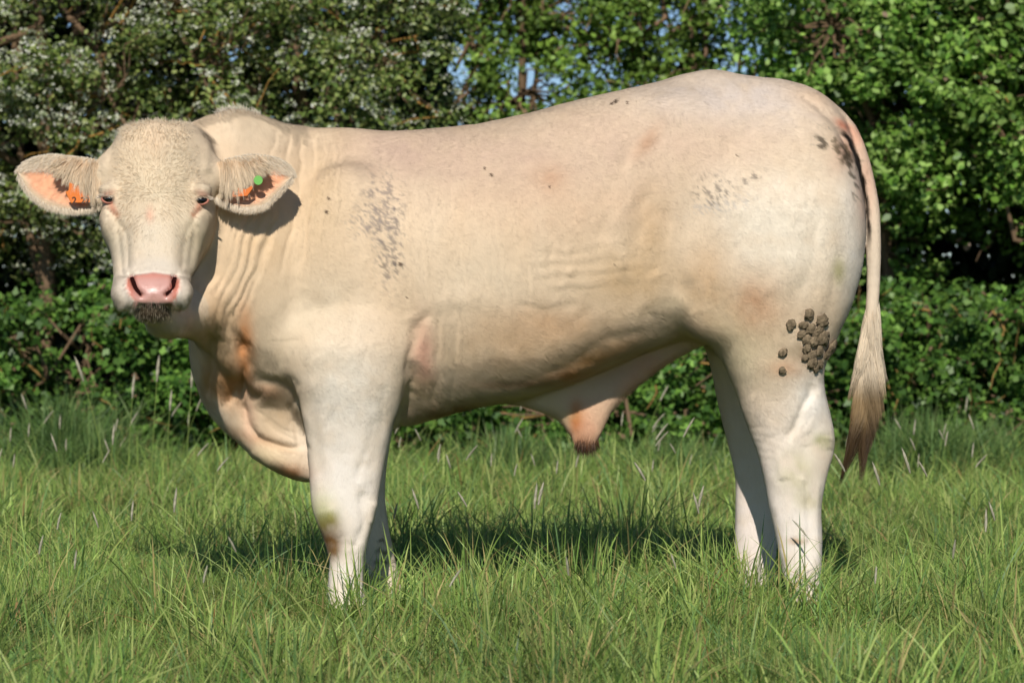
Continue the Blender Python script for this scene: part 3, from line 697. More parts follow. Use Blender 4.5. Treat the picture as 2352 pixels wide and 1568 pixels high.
    ang = np.interp(u, [0, .25, .5, .8, 1], [.03, .14, .38, .85, 1.2]) + rng.normal(0, .09, K); kl = np.interp(u, [0, .15, .4, .7, 1], [.100, .092, .070, .042, .022]) * rng.uniform(.75, 1.12, K)
    k = np.repeat(np.arange(K), per); n = len(k); x0 = kx[k] + rng.normal(0, 4.5, n); y0 = ky[k] + rng.normal(0, 5, n); dep = -.393 + .02 * u[k] + rng.normal(0, .004, n); d = CAM_D + dep
    P0 = np.stack([(x0 - CX) * d / FPX, dep, CAM_H - (y0 - HOR) * d / FPX], 1)
    dk = CAM_D - .392; Kc = np.stack([(kx - CX) * dk / FPX, -.392 + .02 * u, CAM_H - (ky - HOR) * dk / FPX], 1)
    tipk = Kc + np.stack([side * np.sin(ang) * kl, -.012 + 0 * kl, -np.cos(ang) * kl], 1)
    ln = rng.uniform(.55, 1.05, n)[:, None]; tip = P0 + (tipk[k] - P0 + rng.normal(0, .0022, (n, 3))) * ln
    mid = P0 + (tip - P0) * .5 + np.stack([side * (.10 + 0 * u[k]) * kl[k], -.014 + 0 * u[k], .08 * kl[k]], 1)
    m = 8; tt = np.linspace(0, 1, m)[None, :, None]; paths = P0[:, None] * (1 - tt)**2 + 2 * mid[:, None] * tt * (1 - tt) + tip[:, None] * tt**2
    kb = rng.uniform(.78, 1.12, K)[k][:, None]
    base_c = lin(216, 186, 150) * rng.uniform(.85, 1.1, (n, 1)) * kb; tipc = lin(238, 222, 196) * rng.uniform(.9, 1.1, (n, 1)) * kb
    strands('ear_hair', paths, np.full(n, .0012), base_c, M_hair, ear, tipc)
    return ear
ear_l = make_ear(-1); ear_r = make_ear(1)

# ---- ear tags
def text_mesh(body, size):
    cu = bpy.data.curves.new('txt', 'FONT'); cu.body = body; cu.size = size; cu.extrude = .0003; cu.resolution_u = 3; cu.align_x = 'CENTER'; cu.align_y = 'CENTER'; cu.offset = size * .02
    o = bpy.data.objects.new('txt', cu); COL.objects.link(o); bpy.context.view_layer.update()
    me = bpy.data.meshes.new_from_object(o.evaluated_get(bpy.context.evaluated_depsgraph_get()))
    v = np.zeros(len(me.vertices) * 3); me.vertices.foreach_get('co', v); f = [list(p.vertices) for p in me.polygons]
    bpy.data.objects.remove(o); bpy.data.curves.remove(cu); bpy.data.meshes.remove(me); return v.reshape(-1, 3), f
def plate(name, outline, y, rgb, texts, parent, tilt=0.0, label=None):
    """outline in photo px; built as a bevel-thick plastic plate standing at depth y"""
    P = np.array([px2w(a, b, y) for a, b in outline]); n = len(P); c = P.mean(0)
    sh = c + (P - c) * .94
    V = np.concatenate([sh + [0, -.0012, 0], P, P + [0, .0015, 0]]); Fs = [list(range(n))]; Fs += [[i, i + n, (i + 1) % n + n, (i + 1) % n] for i in range(n)] + [[i + n, i + 2 * n, (i + 1) % n + 2 * n, (i + 1) % n + n] for i in range(n)] + [list(range(3 * n - 1, 2 * n - 1, -1))]
    cols = [lin(*rgb)] * (3 * n)
    V = list(map(tuple, V))
    for (s, tx, ty, size, rot) in texts:
        tv, tf = text_mesh(s, size); o = np.array(px2w(tx, ty, y)); b = len(V)
        X = tv[:, 0] * math.cos(rot) - tv[:, 1] * math.sin(rot); Z = tv[:, 0] * math.sin(rot) + tv[:, 1] * math.cos(rot)
        V += [(o[0] + a, o[1] - .0017 - c_, o[2] + z) for a, z, c_ in zip(X, Z, tv[:, 2])]; Fs += [[i + b for i in f] for f in tf]; cols += [lin(70, 40, 20)] * len(tv)
    me = bpy.data.meshes.new(name); me.from_pydata(V, [], Fs); me.materials.append(M_plastic)
    a = me.color_attributes.new('Col', 'FLOAT_COLOR', 'POINT'); cc = np.ones((len(V), 4), np.float32); cc[:, :3] = cols; a.data.foreach_set('color', cc.ravel())
    o = link(name, me, parent)
    if label: o['label'] = label
    return o
T_ = lambda x, y: (x * .4102, 183.75 + .4102 * y)
TAGY = -.397
plate('ear_tag', [T_(*p) for p in [(388, 575), (440, 590), (452, 618), (500, 632), (506, 686), (398, 690), (366, 628), (384, 618)]], TAGY, (222, 120, 44),
      [('2', 171, 461, .026, .03), ('22', 196, 461, .024, .03)], ear_l, label='orange ear tag with the digits 2 and 22 showing')
plate('ear_tag', [T_(*p) for p in [(1300, 612), (1330, 604), (1380, 612), (1410, 592), (1416, 606), (1385, 650), (1294, 656)]], TAGY, (218, 116, 46), [('2', 543, 441, .024, .1)], ear_r, label='orange ear tag mostly hidden by hair')
cx_, cy_ = T_(1446, 562)
plate('ear_tag', [(cx_ + 10.5 * math.cos(a), cy_ + 11 * math.sin(a)) for a in np.linspace(0, 2 * math.pi, 25)[:-1]], TAGY, (112, 178, 84), [], ear_r, label='round green ear button')

# ---- eyes with lashes
def uvsphere(c, r, col_fn, nu=28, nv=18):
    V = []; Fs = []
    for j in range(nv + 1):
        for i in range(nu):
            a = 2 * math.pi * i / nu; b = math.pi * j / nv; V.append((math.sin(b) * math.cos(a), -math.cos(b), math.sin(b) * math.sin(a)))
    for j in range(nv):
        for i in range(nu): Fs.append((j * nu + i, j * nu + (i + 1) % nu, (j + 1) * nu + (i + 1) % nu, (j + 1) * nu + i))
    V = np.array(V); return V * r + c, np.array(Fs), np.array([col_fn(v) for v in V])
for s in (-1, 1):
    c = np.array(px2w(357 + s * 107, 461, -.47)); near = np.abs(BV - c).max(1) < .06
    q = BV[near]; qx, qy = w2px(q); m = np.hypot(qx - (357 + s * 107), qy - 461) < 5
    if m.any(): c = q[m][np.argmin(q[m][:, 1])]
    c = c + np.array([s * .001, .0085, 0])
    V, F, C = uvsphere(c, .0190, lambda v: lin(14, 12, 14) if v[1] < -.2 else lin(70, 40, 34)); V = c + (V - c) * [1, 1, .72]
    link('eye', mesh_np('eye', V, [F], cols=C, mats=[M_wet]), bull)
    # lids: a soft pink rim
    n = 40; A = np.linspace(0, 2 * math.pi, n, endpoint=False); V = []; Fs = []
    for a in A:
        rr = np.array([math.cos(a) * .0200, -.010, math.sin(a) * .0105 + (.002 if math.sin(a) > 0 else 0)]); dirv = norm(np.array([math.cos(a), 0, math.sin(a)]))
        for b in range(8):
            th = 2 * math.pi * b / 8; V.append(c + rr + dirv * math.cos(th) * .0034 + np.array([0, -1, 0]) * math.sin(th) * .0038)
    for i in range(n):
        for b in range(8): Fs.append((i * 8 + b, ((i + 1) % n) * 8 + b, ((i + 1) % n) * 8 + (b + 1) % 8, i * 8 + (b + 1) % 8))
    V = np.array(V); C = np.tile(lin(176, 118, 100), (len(V), 1)); C[V[:, 2] > c[2] + .004] = lin(226, 196, 172)
    link('eyelid', mesh_np('eyelid', V, [np.array(Fs)], cols=C, mats=[M_skin]), bull)
    n = 260; a = rng.uniform(.15, math.pi - .3, n) if s > 0 else rng.uniform(.3, math.pi - .15, n); P = c + np.stack([np.cos(a) * .018, np.full(n, -.011), np.sin(a) * .012 + .002], 1)
    Dd = norm(np.stack([np.cos(a) * .5 + s * .7, np.full(n, -.6), .05 - .5 * rng.random(n)], 1)); tt = np.linspace(0, 1, 4)[None, :, None]
    Lh = rng.uniform(.010, .024, n)[:, None, None]
    strands('eyelashes', P[:, None] + Dd[:, None] * Lh * tt, np.full(n, .0008), np.tile(lin(236, 224, 206), (n, 1)), M_hair, bull)

for s in (-1, 1):  # dark solid strips that stand for the shaded holes of the nostrils
    pth = smooth_pts([(352 + s * 50, 636), (352 + s * 47, 649), (352 + s * 40, 662), (352 + s * 29, 677)], 3); qx, qy = w2px(BV); fr = BV[:, 1] < -.5; V = []; n = len(pth)
    yy = []
    for p in pth:
        d_ = np.hypot(qx - p[0], qy - p[1]); yy.append(BV[fr & (d_ > 7) & (d_ < 13), 1].mean())
    yy = np.convolve(np.pad(yy, 3, mode='edge'), np.ones(7) / 7, mode='valid')
    for i in range(n):
        t = i / (n - 1); r_ = (.0012 + .0058 * math.sin(math.pi * min(1, t * .8 + .16))**1.3); c_ = np.array(px2w(pth[i][0], pth[i][1], yy[i])); a_ = pth[min(i + 1, n - 1)] - pth[max(i - 1, 0)]; a_ = a_ / np.hypot(*a_)
        nn = np.array([a_[1], 0, a_[0]])
        for b in range(10): th = 2 * math.pi * b / 10; V.append(c_ + nn * math.cos(th) * r_ + np.array([0, .0015 + math.sin(th) * .002, 0]))
    V += [np.array(V[:10]).mean(0), np.array(V[-10:]).mean(0)]
    Fq = np.array([(i * 10 + b, i * 10 + (b + 1) % 10, (i + 1) * 10 + (b + 1) % 10, (i + 1) * 10 + b) for i in range(n - 1) for b in range(10)]); L_ = (n - 1) * 10
    Ft = np.array([(10 * n, (b + 1) % 10, b) for b in range(10)] + [(10 * n + 1, L_ + b, L_ + (b + 1) % 10) for b in range(10)])
    link('nostril', mesh_np('nostril', V, [Fq, Ft], cols=np.tile(lin(38, 14, 12), (len(V), 1)), mats=[M_mud_nostril]), bull)
# ---- long hair: tail switch, poll and crest tufts, chin whiskers, sheath tip
def tuft(name, roots, dirs, L, wid, c0, c1, grav=.3, curl=0.0, m=7):
    n = len(roots); t = np.linspace(0, 1, m)[None, :, None]; D = norm(dirs)
    P = roots[:, None] + D[:, None] * L[:, None, None] * t + np.array([0, 0, -1.]) * grav * L[:, None, None] * t**2
    if curl:
        ph = rng.uniform(0, 6.28, (n, 1, 1)); P = P + np.concatenate([np.sin(t * 7 + ph), np.cos(t * 6 + ph), 0 * t * ph], -1) * curl * t
    return strands(name, P, np.full(n, wid), c0, M_hair, bull, c1)
def switch():
    K = 46; per = 150; kz = 700 + 285 * rng.random(K)**.75; n = K * per; k = np.repeat(np.arange(K), per)
    ka = rng.uniform(0, 6.28, K); z0 = kz[k] + rng.normal(0, 16, n); cx = np.interp(z0, [690, 790, 870, 1000], [2003, 1996, 1990, 1984]); a = ka[k] + rng.normal(0, .8, n)
    rad = np.interp(z0, [690, 790, 870, 960, 1010], [.017, .017, .022, .020, .012]); c = np.array([px2w(x, z, -.03) for x, z in zip(cx, z0)])
    P = c + np.stack([np.cos(a) * rad, np.sin(a) * rad * .8, 0 * a], 1)
    kL = np.interp(kz, [700, 850, 985], [.09, .16, .20]) * rng.uniform(.75, 1.12, K); m = 14; t = np.linspace(0, 1, m)[None, :, None]
    wav = .010 * np.sin((kz + kL * 800) / 34 + ka); wdt = np.interp(kz + kL * 800, [780, 900, 1000, 1110], [.030, .046, .048, .030]); tx = np.cos(ka) * wdt + wav + np.interp(kz + kL * 800, [900, 1000, 1110], [.0, -.004, -.034]); ty = np.sin(ka) * wdt * .6
    kc = np.array([px2w(np.interp(z, [690, 790, 870, 1000], [2003, 1996, 1990, 1984]), z, -.03) for z in kz]); tipk = kc + np.stack([tx, ty, -kL], 1)
    ln = rng.uniform(.55, 1.0, n)[:, None]; tip = P + (tipk[k] - P + rng.normal(0, .0035, (n, 3))) * ln
    mid = P + (tip - P) * .5 + np.stack([np.cos(a) * .012, np.sin(a) * .008, 0 * a], 1)
    Q = P[:, None] * (1 - t)**2 + 2 * mid[:, None] * t * (1 - t) + tip[:, None] * t**2
    ph = (ka * 3)[k][:, None, None]; Q = Q + np.concatenate([np.sin(t * 6 + ph), np.cos(t * 5 + ph), 0 * t * ph], -1) * .0055 * t * sstep(820, 930, z0)[:, None, None]
    pz = HOR + (CAM_H - Q[..., 2]) * 6000 / 7.47
    k1 = sstep(840, 930, pz)[..., None]; k2 = sstep(930, 1010, pz)[..., None]; var = (rng.uniform(.8, 1.15, n) * rng.uniform(.75, 1.15, K)[k])[:, None, None]
    Cc = ((lin(228, 212, 188) * (1 - k1) + lin(150, 126, 92) * k1) * (1 - k2) + lin(78, 60, 38) * k2) * var
    S = norm(np.cross(norm(np.gradient(Q, axis=1)), np.array([0., -1, 0]) + rng.normal(0, .5, (n, 1, 3)))); tp = (1 - np.linspace(0, 1, m)**2 * .85)[None, :, None] * .0007
    V = np.stack([Q - S * tp, Q + S * tp], 2).reshape(-1, 3); base = ((np.arange(n) * 2 * m)[:, None] + (np.arange(m - 1) * 2)[None]).ravel()
    link('tail_switch', mesh_np('tail_switch', V, [np.stack([base, base + 1, base + 3, base + 2], 1)], cols=np.repeat(Cc[:, :, None], 2, 2).reshape(-1, 3), mats=[M_hair]), bull)
switch()
PXB, PYB = w2px(BV)
def pick(mask, n):
    i = np.nonzero(mask)[0]; return i[rng.integers(0, len(i), n)]
i = pick((PXB > 500) & (PXB < 600) & (BN[:, 2] > .6) & (PYB < 285), 500); tuft('crest_hair', BV[i], BN[i] * [.3, .6, .6] + [-.3, -.1, .5] + rng.normal(0, .25, (500, 3)), rng.uniform(.012, .034, 500), .0007, np.tile(lin(232, 220, 200), (500, 1)), np.tile(lin(238, 228, 212), (500, 1)))
i = pick((PXB > 280) & (PXB < 440) & (BN[:, 2] > .25) & (PYB < 320) & (BV[:, 1] < -.2), 1600); tuft('poll_hair', BV[i], BN[i] + [0, -.3, -.4] + rng.normal(0, .3, (1600, 3)), rng.uniform(.010, .026, 1600), .0009, np.tile(lin(226, 206, 176), (1600, 1)), np.tile(lin(236, 224, 202), (1600, 1)))
n = 5500; i = pick((np.hypot(np.abs(PXB - 357) - 109, PYB - 461) > 24) & (PXB > 262) & (PXB < 455) & (PYB > 300) & (PYB < 600) & (BV[:, 1] < -.42) & (rng.random(len(BV)) < sstep(1.15, .5, np.hypot((PXB - 357) / 112, (PYB - 430) / 165))), n); fx, fz = (PXB[i] - 357) / 80, (PYB[i] - 455) / 80
fd = np.stack([fx + .8 * (fbm(BV[i], 30, 900, 2) - .5) * 2, np.full(n, -.05), -fz * .9 - .25 + .8 * (fbm(BV[i], 30, 901, 2) - .5) * 2], 1) + rng.normal(0, .12, (n, 3)); kk = rng.uniform(.8, 1.1, (n, 1))
tuft('face_hair', BV[i] + BN[i] * .001 + rng.normal(0, .002, (n, 3)) * [1, 0, 1], fd, rng.uniform(.006, .012, n), .0006, BC[i] * 1.0 * kk, np.clip(BC[i] * 1.05 * kk, 0, 1), grav=.1, m=5)
i = pick((PXB > 315) & (PXB < 392) & (PYB > 697) & (PYB < 735) & (BV[:, 1] < -.5), 500); tuft('chin_hair', BV[i], BN[i] + [0, -.2, -.9] + rng.normal(0, .25, (500, 3)), rng.uniform(.005, .012, 500), .0008, np.tile(lin(84, 74, 58), (500, 1)), np.tile(lin(150, 138, 114), (500, 1)))
i = pick((PXB > 1322) & (PXB < 1376) & (PYB > 1008) & (np.abs(BV[:, 1]) < .1), 450); tuft('sheath_hair', BV[i], BN[i] * .4 + [-.1, 0, -.9] + rng.normal(0, .15, (450, 3)), rng.uniform(.012, .030, 450), .0009, np.tile(lin(110, 76, 50), (450, 1)), np.tile(lin(50, 34, 24), (450, 1)))

# ---- dried mud lumps stuck in the coat of the thigh
def lump(r, seed):
    V, F, _ = uvsphere(np.zeros(3), 1.0, lambda v: v, 18, 12); V = norm(V); k = .35 + 1.15 * fbm(V * [1.3, 1, 1.3] + seed * 3.1, 2.4, seed, 3) + .25 * (vnoise(V + seed, 6, seed) - .5)
    V = V * k[:, None] * np.array([r * 1.1, r * .26, r * 1.25]); return V, F
for i_, (x, y, r) in enumerate([(1856, 720, 10), (1886, 736, 12), (1814, 745, 9), (1842, 744, 8), (1862, 752, 10), (1880, 757, 9), (1838, 764, 8), (1852, 780, 9), (1868, 782, 10), (1888, 776, 13), (1908, 796, 15), (1880, 802, 10), (1896, 812, 11),
                               (1850, 800, 8), (1862, 815, 9), (1866, 830, 11), (1880, 838, 9), (1798, 806, 8), (1798, 850, 7), (1872, 768, 8), (1872, 846, 8), (1848, 820, 7)]):
    m = np.nonzero((np.hypot(PXB - x, PYB - y) < 9) & (BV[:, 1] < 0) & (BN[:, 1] < -.1))[0]
    if not len(m): continue
    j = m[np.argmin(np.hypot(PXB[m] - x, PYB[m] - y))]; V, F = lump(r / 720, i_)
    n_ = BN[j]; tx = norm(np.cross(n_, [0, 0, 1.])); tz = np.cross(tx, n_)
    th_ = i_ * 1.7; tx, tz = tx * math.cos(th_) + tz * math.sin(th_), tz * math.cos(th_) - tx * math.sin(th_)
    W = BV[j] + V[:, :1] * tx + V[:, 1:2] * n_ * -1 + V[:, 2:3] * tz + n_ * .0075
    sh = fbm(W * [1, 1, .4], 190, 5); C = lin(128, 112, 90) * (.2 + 1.5 * sh)[:, None]
    link('mud_clump', mesh_np('mud_clump', W, [F], cols=C, mats=[M_mud_nostril]), bull)
# ------------------------------------------------------------------ ground
def ground():
    xs = np.concatenate([[-400, -120, -40, -15], np.linspace(-7, 7, 57), [15, 40, 120, 400]]); ys = np.concatenate([[-40, -15, -8], np.linspace(-4, 12, 65), [20, 60, 150, 400, 900]])
    X, Y = np.meshgrid(xs, ys, indexing='ij'); P = np.stack([X, Y, 0 * X], -1).reshape(-1, 3); P[:, 2] = gz(P[:, 0], P[:, 1])
    g = np.arange(len(P)).reshape(len(xs), len(ys)); q = np.stack([g[:-1, :-1], g[1:, :-1], g[1:, 1:], g[:-1, 1:]], -1).reshape(-1, 4)
    m = bpy.data.materials.new('turf_soil'); m.use_nodes = True; nt = m.node_tree; N = nt.nodes; L = nt.links; b = N['Principled BSDF']; b.inputs['Roughness'].default_value = .95; b.inputs['Specular IOR Level'].default_value = .1
    tc = N.new('ShaderNodeTexCoord'); nz = N.new('ShaderNodeTexNoise'); nz.inputs['Scale'].default_value = 9; nz.inputs['Detail'].default_value = 8; L.new(tc.outputs['Object'], nz.inputs['Vector'])
    cr = N.new('ShaderNodeValToRGB'); cr.color_ramp.elements[0].position = .35; cr.color_ramp.elements[0].color = (.03, .035, .012, 1); cr.color_ramp.elements[1].position = .7; cr.color_ramp.elements[1].color = (.07, .10, .03, 1)
    L.new(nz.outputs['Fac'], cr.inputs[0]); L.new(cr.outputs[0], b.inputs['Base Color'])
    o = link('ground', mesh_np('ground', P, [q], mats=[m])); o['kind'] = 'structure'; o['label'] = 'pasture soil under the grass'
def gz(x, y):
    P = np.stack([x, y, 0 * x], 1); near = sstep(14, 7, np.hypot(x, y - 2))
    return ((fbm(P, .9, 100, 3) - .5) * .05) * near
ground()

# ------------------------------------------------------------------ grass
def at(px, y): return (px - CX) * (CAM_D + y) / FPX
def blades(name, x, y, h, w, lean, cols, segs=3, parent=None, mat=None, droop=.35, az=None):
    n = len(x); a = rng.uniform(0, 6.283, n) if az is None else az; b = rng.uniform(0, 6.283, n)
    P0 = np.stack([x, y, gz(x, y) - .004], 1); D = np.stack([np.cos(a), np.sin(a), 0 * a], 1); S = np.stack([np.cos(b), np.sin(b), 0 * b], 1)
    t = np.linspace(0, 1, segs + 1)[None, :, None]; hh = h[:, None, None]; ll = lean[:, None, None]
    C = P0[:, None] + D[:, None] * hh * ll * (t * .5 + t**2 * .9) + np.array([0, 0, 1.]) * hh * (t - droop * ll * t**2.5)
    wd = w[:, None, None] / 2 * np.array([.7, 1, .75, .45, .3, .2])[np.linspace(0, 3, segs + 1).astype(int)][None, :, None]
    A = C - S[:, None] * wd; B = C + S[:, None] * wd
    V = np.concatenate([np.stack([A[:, :-1], B[:, :-1]], 2).reshape(n, -1, 3), C[:, -1:]], 1); m = 2 * segs + 1
    base = np.arange(n)[:, None] * m; q = [base + np.array([2 * i, 2 * i + 1, 2 * i + 3, 2 * i + 2]) for i in range(segs - 1)]
    q = np.concatenate(q); tr = base + np.array([2 * segs - 2, 2 * segs - 1, 2 * segs])
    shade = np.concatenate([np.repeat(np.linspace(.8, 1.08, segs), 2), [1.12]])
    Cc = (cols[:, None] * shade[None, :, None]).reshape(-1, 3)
    return link(name, mesh_np(name, V.reshape(-1, 3), [q, tr], cols=Cc, mats=[mat or M_grass], smooth=False), parent)
G = [lin(136, 162, 80), lin(118, 148, 72), lin(156, 176, 94), lin(106, 138, 80), lin(168, 180, 106)]
def gcols(x, y, n, dry=.09):
    P = np.stack([x, y, 0 * x], 1); f = fbm(P, 1.3, 200, 3); k = rng.integers(0, 5, n); f2 = fbm(P, 5, 207, 2); c = np.array(G)[k] * (0.42 + .75 * f + .45 * f2)[:, None] * rng.uniform(.75, 1.25, (n, 1))
    d = rng.random(n) < dry; c[d] = lin(186, 170, 112) * rng.uniform(.6, 1.1, (d.sum(), 1)); d2 = rng.random(n) < .008; c[d2] = lin(158, 122, 78)
    return c
def scatter(n, y0, y1, dens_pow=1.0):
    """uniform over a wedge in front of the viewer with wide margins"""
    y = y0 + (y1 - y0) * rng.random(n); half = 1.25 * (y + CAM_D) * .196 + .75; x = rng.uniform(-1, 1, n) * half
    return x, y
def tufty(x, y, sc, seed): return fbm(np.stack([x, y, 0 * x], 1), sc, seed, 3)
def turf(name, n, y0, y1, hs, ws, label):
    x, y = scatter(n, y0, y1); t = tufty(x, y, 3.2, 300); t2 = tufty(x, y, .8, 330)
    h = hs * (.45 + 1.0 * t * (.6 + .8 * t2)) * rng.uniform(.6, 1.3, n) * (1 + .25 * sstep(1, 6, y)); w = ws * rng.uniform(.6, 1.3, n)
    o = blades(name, x, y, h, w, np.abs(rng.normal(.45, .35, n)), gcols(x, y, n)); tag(o, label, 'grass', kind='stuff')
turf('short_grass', 170000, -2.2, 1.3, .095, .0032, 'short green pasture grass in front of and under the bull')
turf('meadow_grass', 130000, 1.3, 10.5, .125, .0052, 'brighter meadow grass between the bull and the hedge')
# longer blades in scattered tufts
def tufts(n_t, y0, y1, hmin, hmax, per, name, label, spots=None, wid=.0042, tint=1.0, spread=.05):
    if spots is None: cx, cy = scatter(n_t, y0, y1)
    else: cx, cy = np.array([s[0] for s in spots]), np.array([s[1] for s in spots]); n_t = len(cx)
    k = np.repeat(np.arange(n_t), per); n = len(k); x = cx[k] + rng.normal(0, spread, n); y = cy[k] + rng.normal(0, spread, n)
    H = rng.uniform(hmin, hmax, n_t)[k] * rng.uniform(.4, 1.1, n); az = np.arctan2(y - cy[k], x - cx[k]) + rng.normal(0, .6, n)
    c = gcols(x, y, n, .08) * tint
    o = blades(name, x, y, H, wid * rng.uniform(.6, 1.3, n), np.abs(rng.normal(.4, .3, n)), c, segs=5, az=az); tag(o, label, 'grass', kind='stuff')
tufts(600, -2.3, 1.8, .10, .32, 30, 'long_grass', 'longer dark green blades standing in tufts round the hooves')
tufts(520, 1.6, 5.2, .12, .34, 26, 'tall_meadow_grass', 'taller loose grass between the bull and the hedge', wid=.0055)
FEET = [(at(790, -.19) + dx, -.19 + dy) for dx, dy in ((0, -.12), (-.09, -.1), (.1, -.1), (.05, -.16))] + [(at(900, .15) + dx, .15 + dy) for dx, dy in ((0, -.1), (.08, -.08), (.14, .05))] + [(at(1845, -.17) + dx, -.17 + dy) for dx, dy in ((-.1, -.1), (0, -.13), (.08, -.1), (-.16, -.05))] + [(at(1735, .16) + dx, .16 + dy) for dx, dy in ((-.08, -.12), (0, -.15), (.05, -.12), (-.12, 0))] + [(at(p, yy), yy) for p, yy in ((1000, 0), (1060, .1), (1150, -.1), (1240, .2), (1320, .1), (1420, .3), (1500, .1), (1600, .2), (1650, 0), (560, .1), (640, .0), (470, .2), (1300, .5), (1450, .6), (1120, .5), (1380, .8))]
tufts(0, 0, 0, .12, .30, 55, 'hoof_grass', 'rank grass growing round the hooves and in the shade below the belly', spots=FEET, spread=.06)
tufts(300, 4.9, 6.3, .12, .34, 26, 'hedge_foot_grass', 'tall wispy grass along the foot of the hedge', wid=.0045, spread=.09)
tk = [(-4.1 + .18 * i + .1 * math.sin(i * 3), 5.4 + .3 * math.sin(i)) for i in range(6)]
def tussock(cx, cy, n, hh, label):
    a = rng.uniform(0, 6.28, n); r = rng.normal(0, .20, n); x = cx + r * np.cos(a); y = cy + r * np.sin(a)
    c = np.array([lin(108, 138, 74), lin(92, 122, 72), lin(128, 150, 88)])[rng.integers(0, 3, n)] * rng.uniform(.7, 1.2, (n, 1))
    o = blades('grass_tussock', x - cx, y - cy, hh * rng.uniform(.4, 1.1, n), rng.uniform(.003, .006, n), np.abs(rng.normal(.45, .3, n)), c, segs=5, az=a * 1.0 + rng.normal(0, .5, n)); o.location = (cx, cy, 0)
    tag(o, label, 'grass tussock', 'tall tussocks of grass by the hedge')
tussock(at(150, 5.6), 5.6, 1500, .52, 'tall feathery grass tussock at far left against the brambles')
tussock(at(225, 5.2), 5.2, 900, .36, 'smaller grass tussock beside the tall one at far left')
tussock(at(1180, 5.4), 5.4, 1100, .34, 'grass tussock in the distance seen under the belly of the bull')
tussock(at(1540, 5.2), 5.2, 1100, .32, 'grass tussock in the distance just left of the hind legs')
tussock(at(2120, 5.2), 5.2, 1500, .44, 'tall blue green grass tussock right of the tail tip')
tussock(at(2250, 5.5), 5.5, 900, .40, 'lower grass tussock at far right before the hedge')

# foxtail stalks with seed heads, each its own plant
def stalk_proto(k):
    h = .30 + .03 * (k % 4); lean = [.12, -.18, .28, -.3, .05, .42][k]; m = 10; t = np.linspace(0, 1, m)
    X = lean * h * (t**1.6); Z = h * (t - .12 * abs(lean) * t**3); path = np.stack([X, .02 * h * np.sin(t * 3), Z], 1)
    def tube(path, rad, nside=5):
        n = len(path); T = norm(np.gradient(path, axis=0)); S = norm(np.cross(T, [0, 1, .1])); U = np.cross(T, S); V = []
        for i in range(n):
            for j in range(nside): a = 6.283 * j / nside; V.append(path[i] + (S[i] * math.cos(a) + U[i] * math.sin(a)) * rad[i])
        F = [(i * nside + j, i * nside + (j + 1) % nside, (i + 1) * nside + (j + 1) % nside, (i + 1) * nside + j) for i in range(n - 1) for j in range(nside)]
        return np.array(V), np.array(F)
    V, F = tube(path, np.linspace(.0014, .0009, m)); n0 = len(V)
    # a leaf blade on the stem
    st_me = mesh_np('stem', V, [F], cols=np.tile(lin(140, 160, 84), (n0, 1)), mats=[M_grass])
    T = norm(path[-1] - path[-2]); L = .055 + .008 * (k % 3); tt = np.linspace(0, 1, 9); hp = path[-1] + T * (L * tt)[:, None] + np.array([lean * .3, 0, -.1]) * (tt**2 * L * .5)[:, None]
    V, F = tube(hp, .0034 * np.sin(np.pi * np.clip(tt * .86 + .1, 0, 1))**.7 + .0003, 7); V = V + (np.random.default_rng(k).random(V.shape) - .5) * .0012
    n = 240; i = np.random.default_rng(k + 9).integers(0, len(V), n); ax = norm(V[i] - hp[np.minimum(i // 7, 8)] + T * .004); tip = V[i] + ax * .0045
    s = norm(np.cross(ax, T)) * .0003; base = len(V); V2 = np.stack([V[i] - s, V[i] + s, tip], 1).reshape(-1, 3)
    c = np.tile(lin(188, 182, 158), (len(V) + len(V2), 1)) * np.random.default_rng(k + 5).uniform(.6, 1.15, (len(V) + len(V2), 1))
    hd_me = mesh_np('seed_head', np.concatenate([V, V2]), [F, np.arange(3 * n).reshape(-1, 3) + base], cols=c, mats=[M_hair])
    return st_me, hd_me
PRO = [stalk_proto(k) for k in range(6)]
def put_stalk(x, y, sc, k, rz, label, group):
    r = empty('foxtail_grass', (x, y, float(gz(np.array([x]), np.array([y]))[0])), label, 'grass stalk', group); r.rotation_euler = (0, 0, rz); r.scale = (sc, sc, sc)
    link('stem', PRO[k][0], r); link('seed_head', PRO[k][1], r)
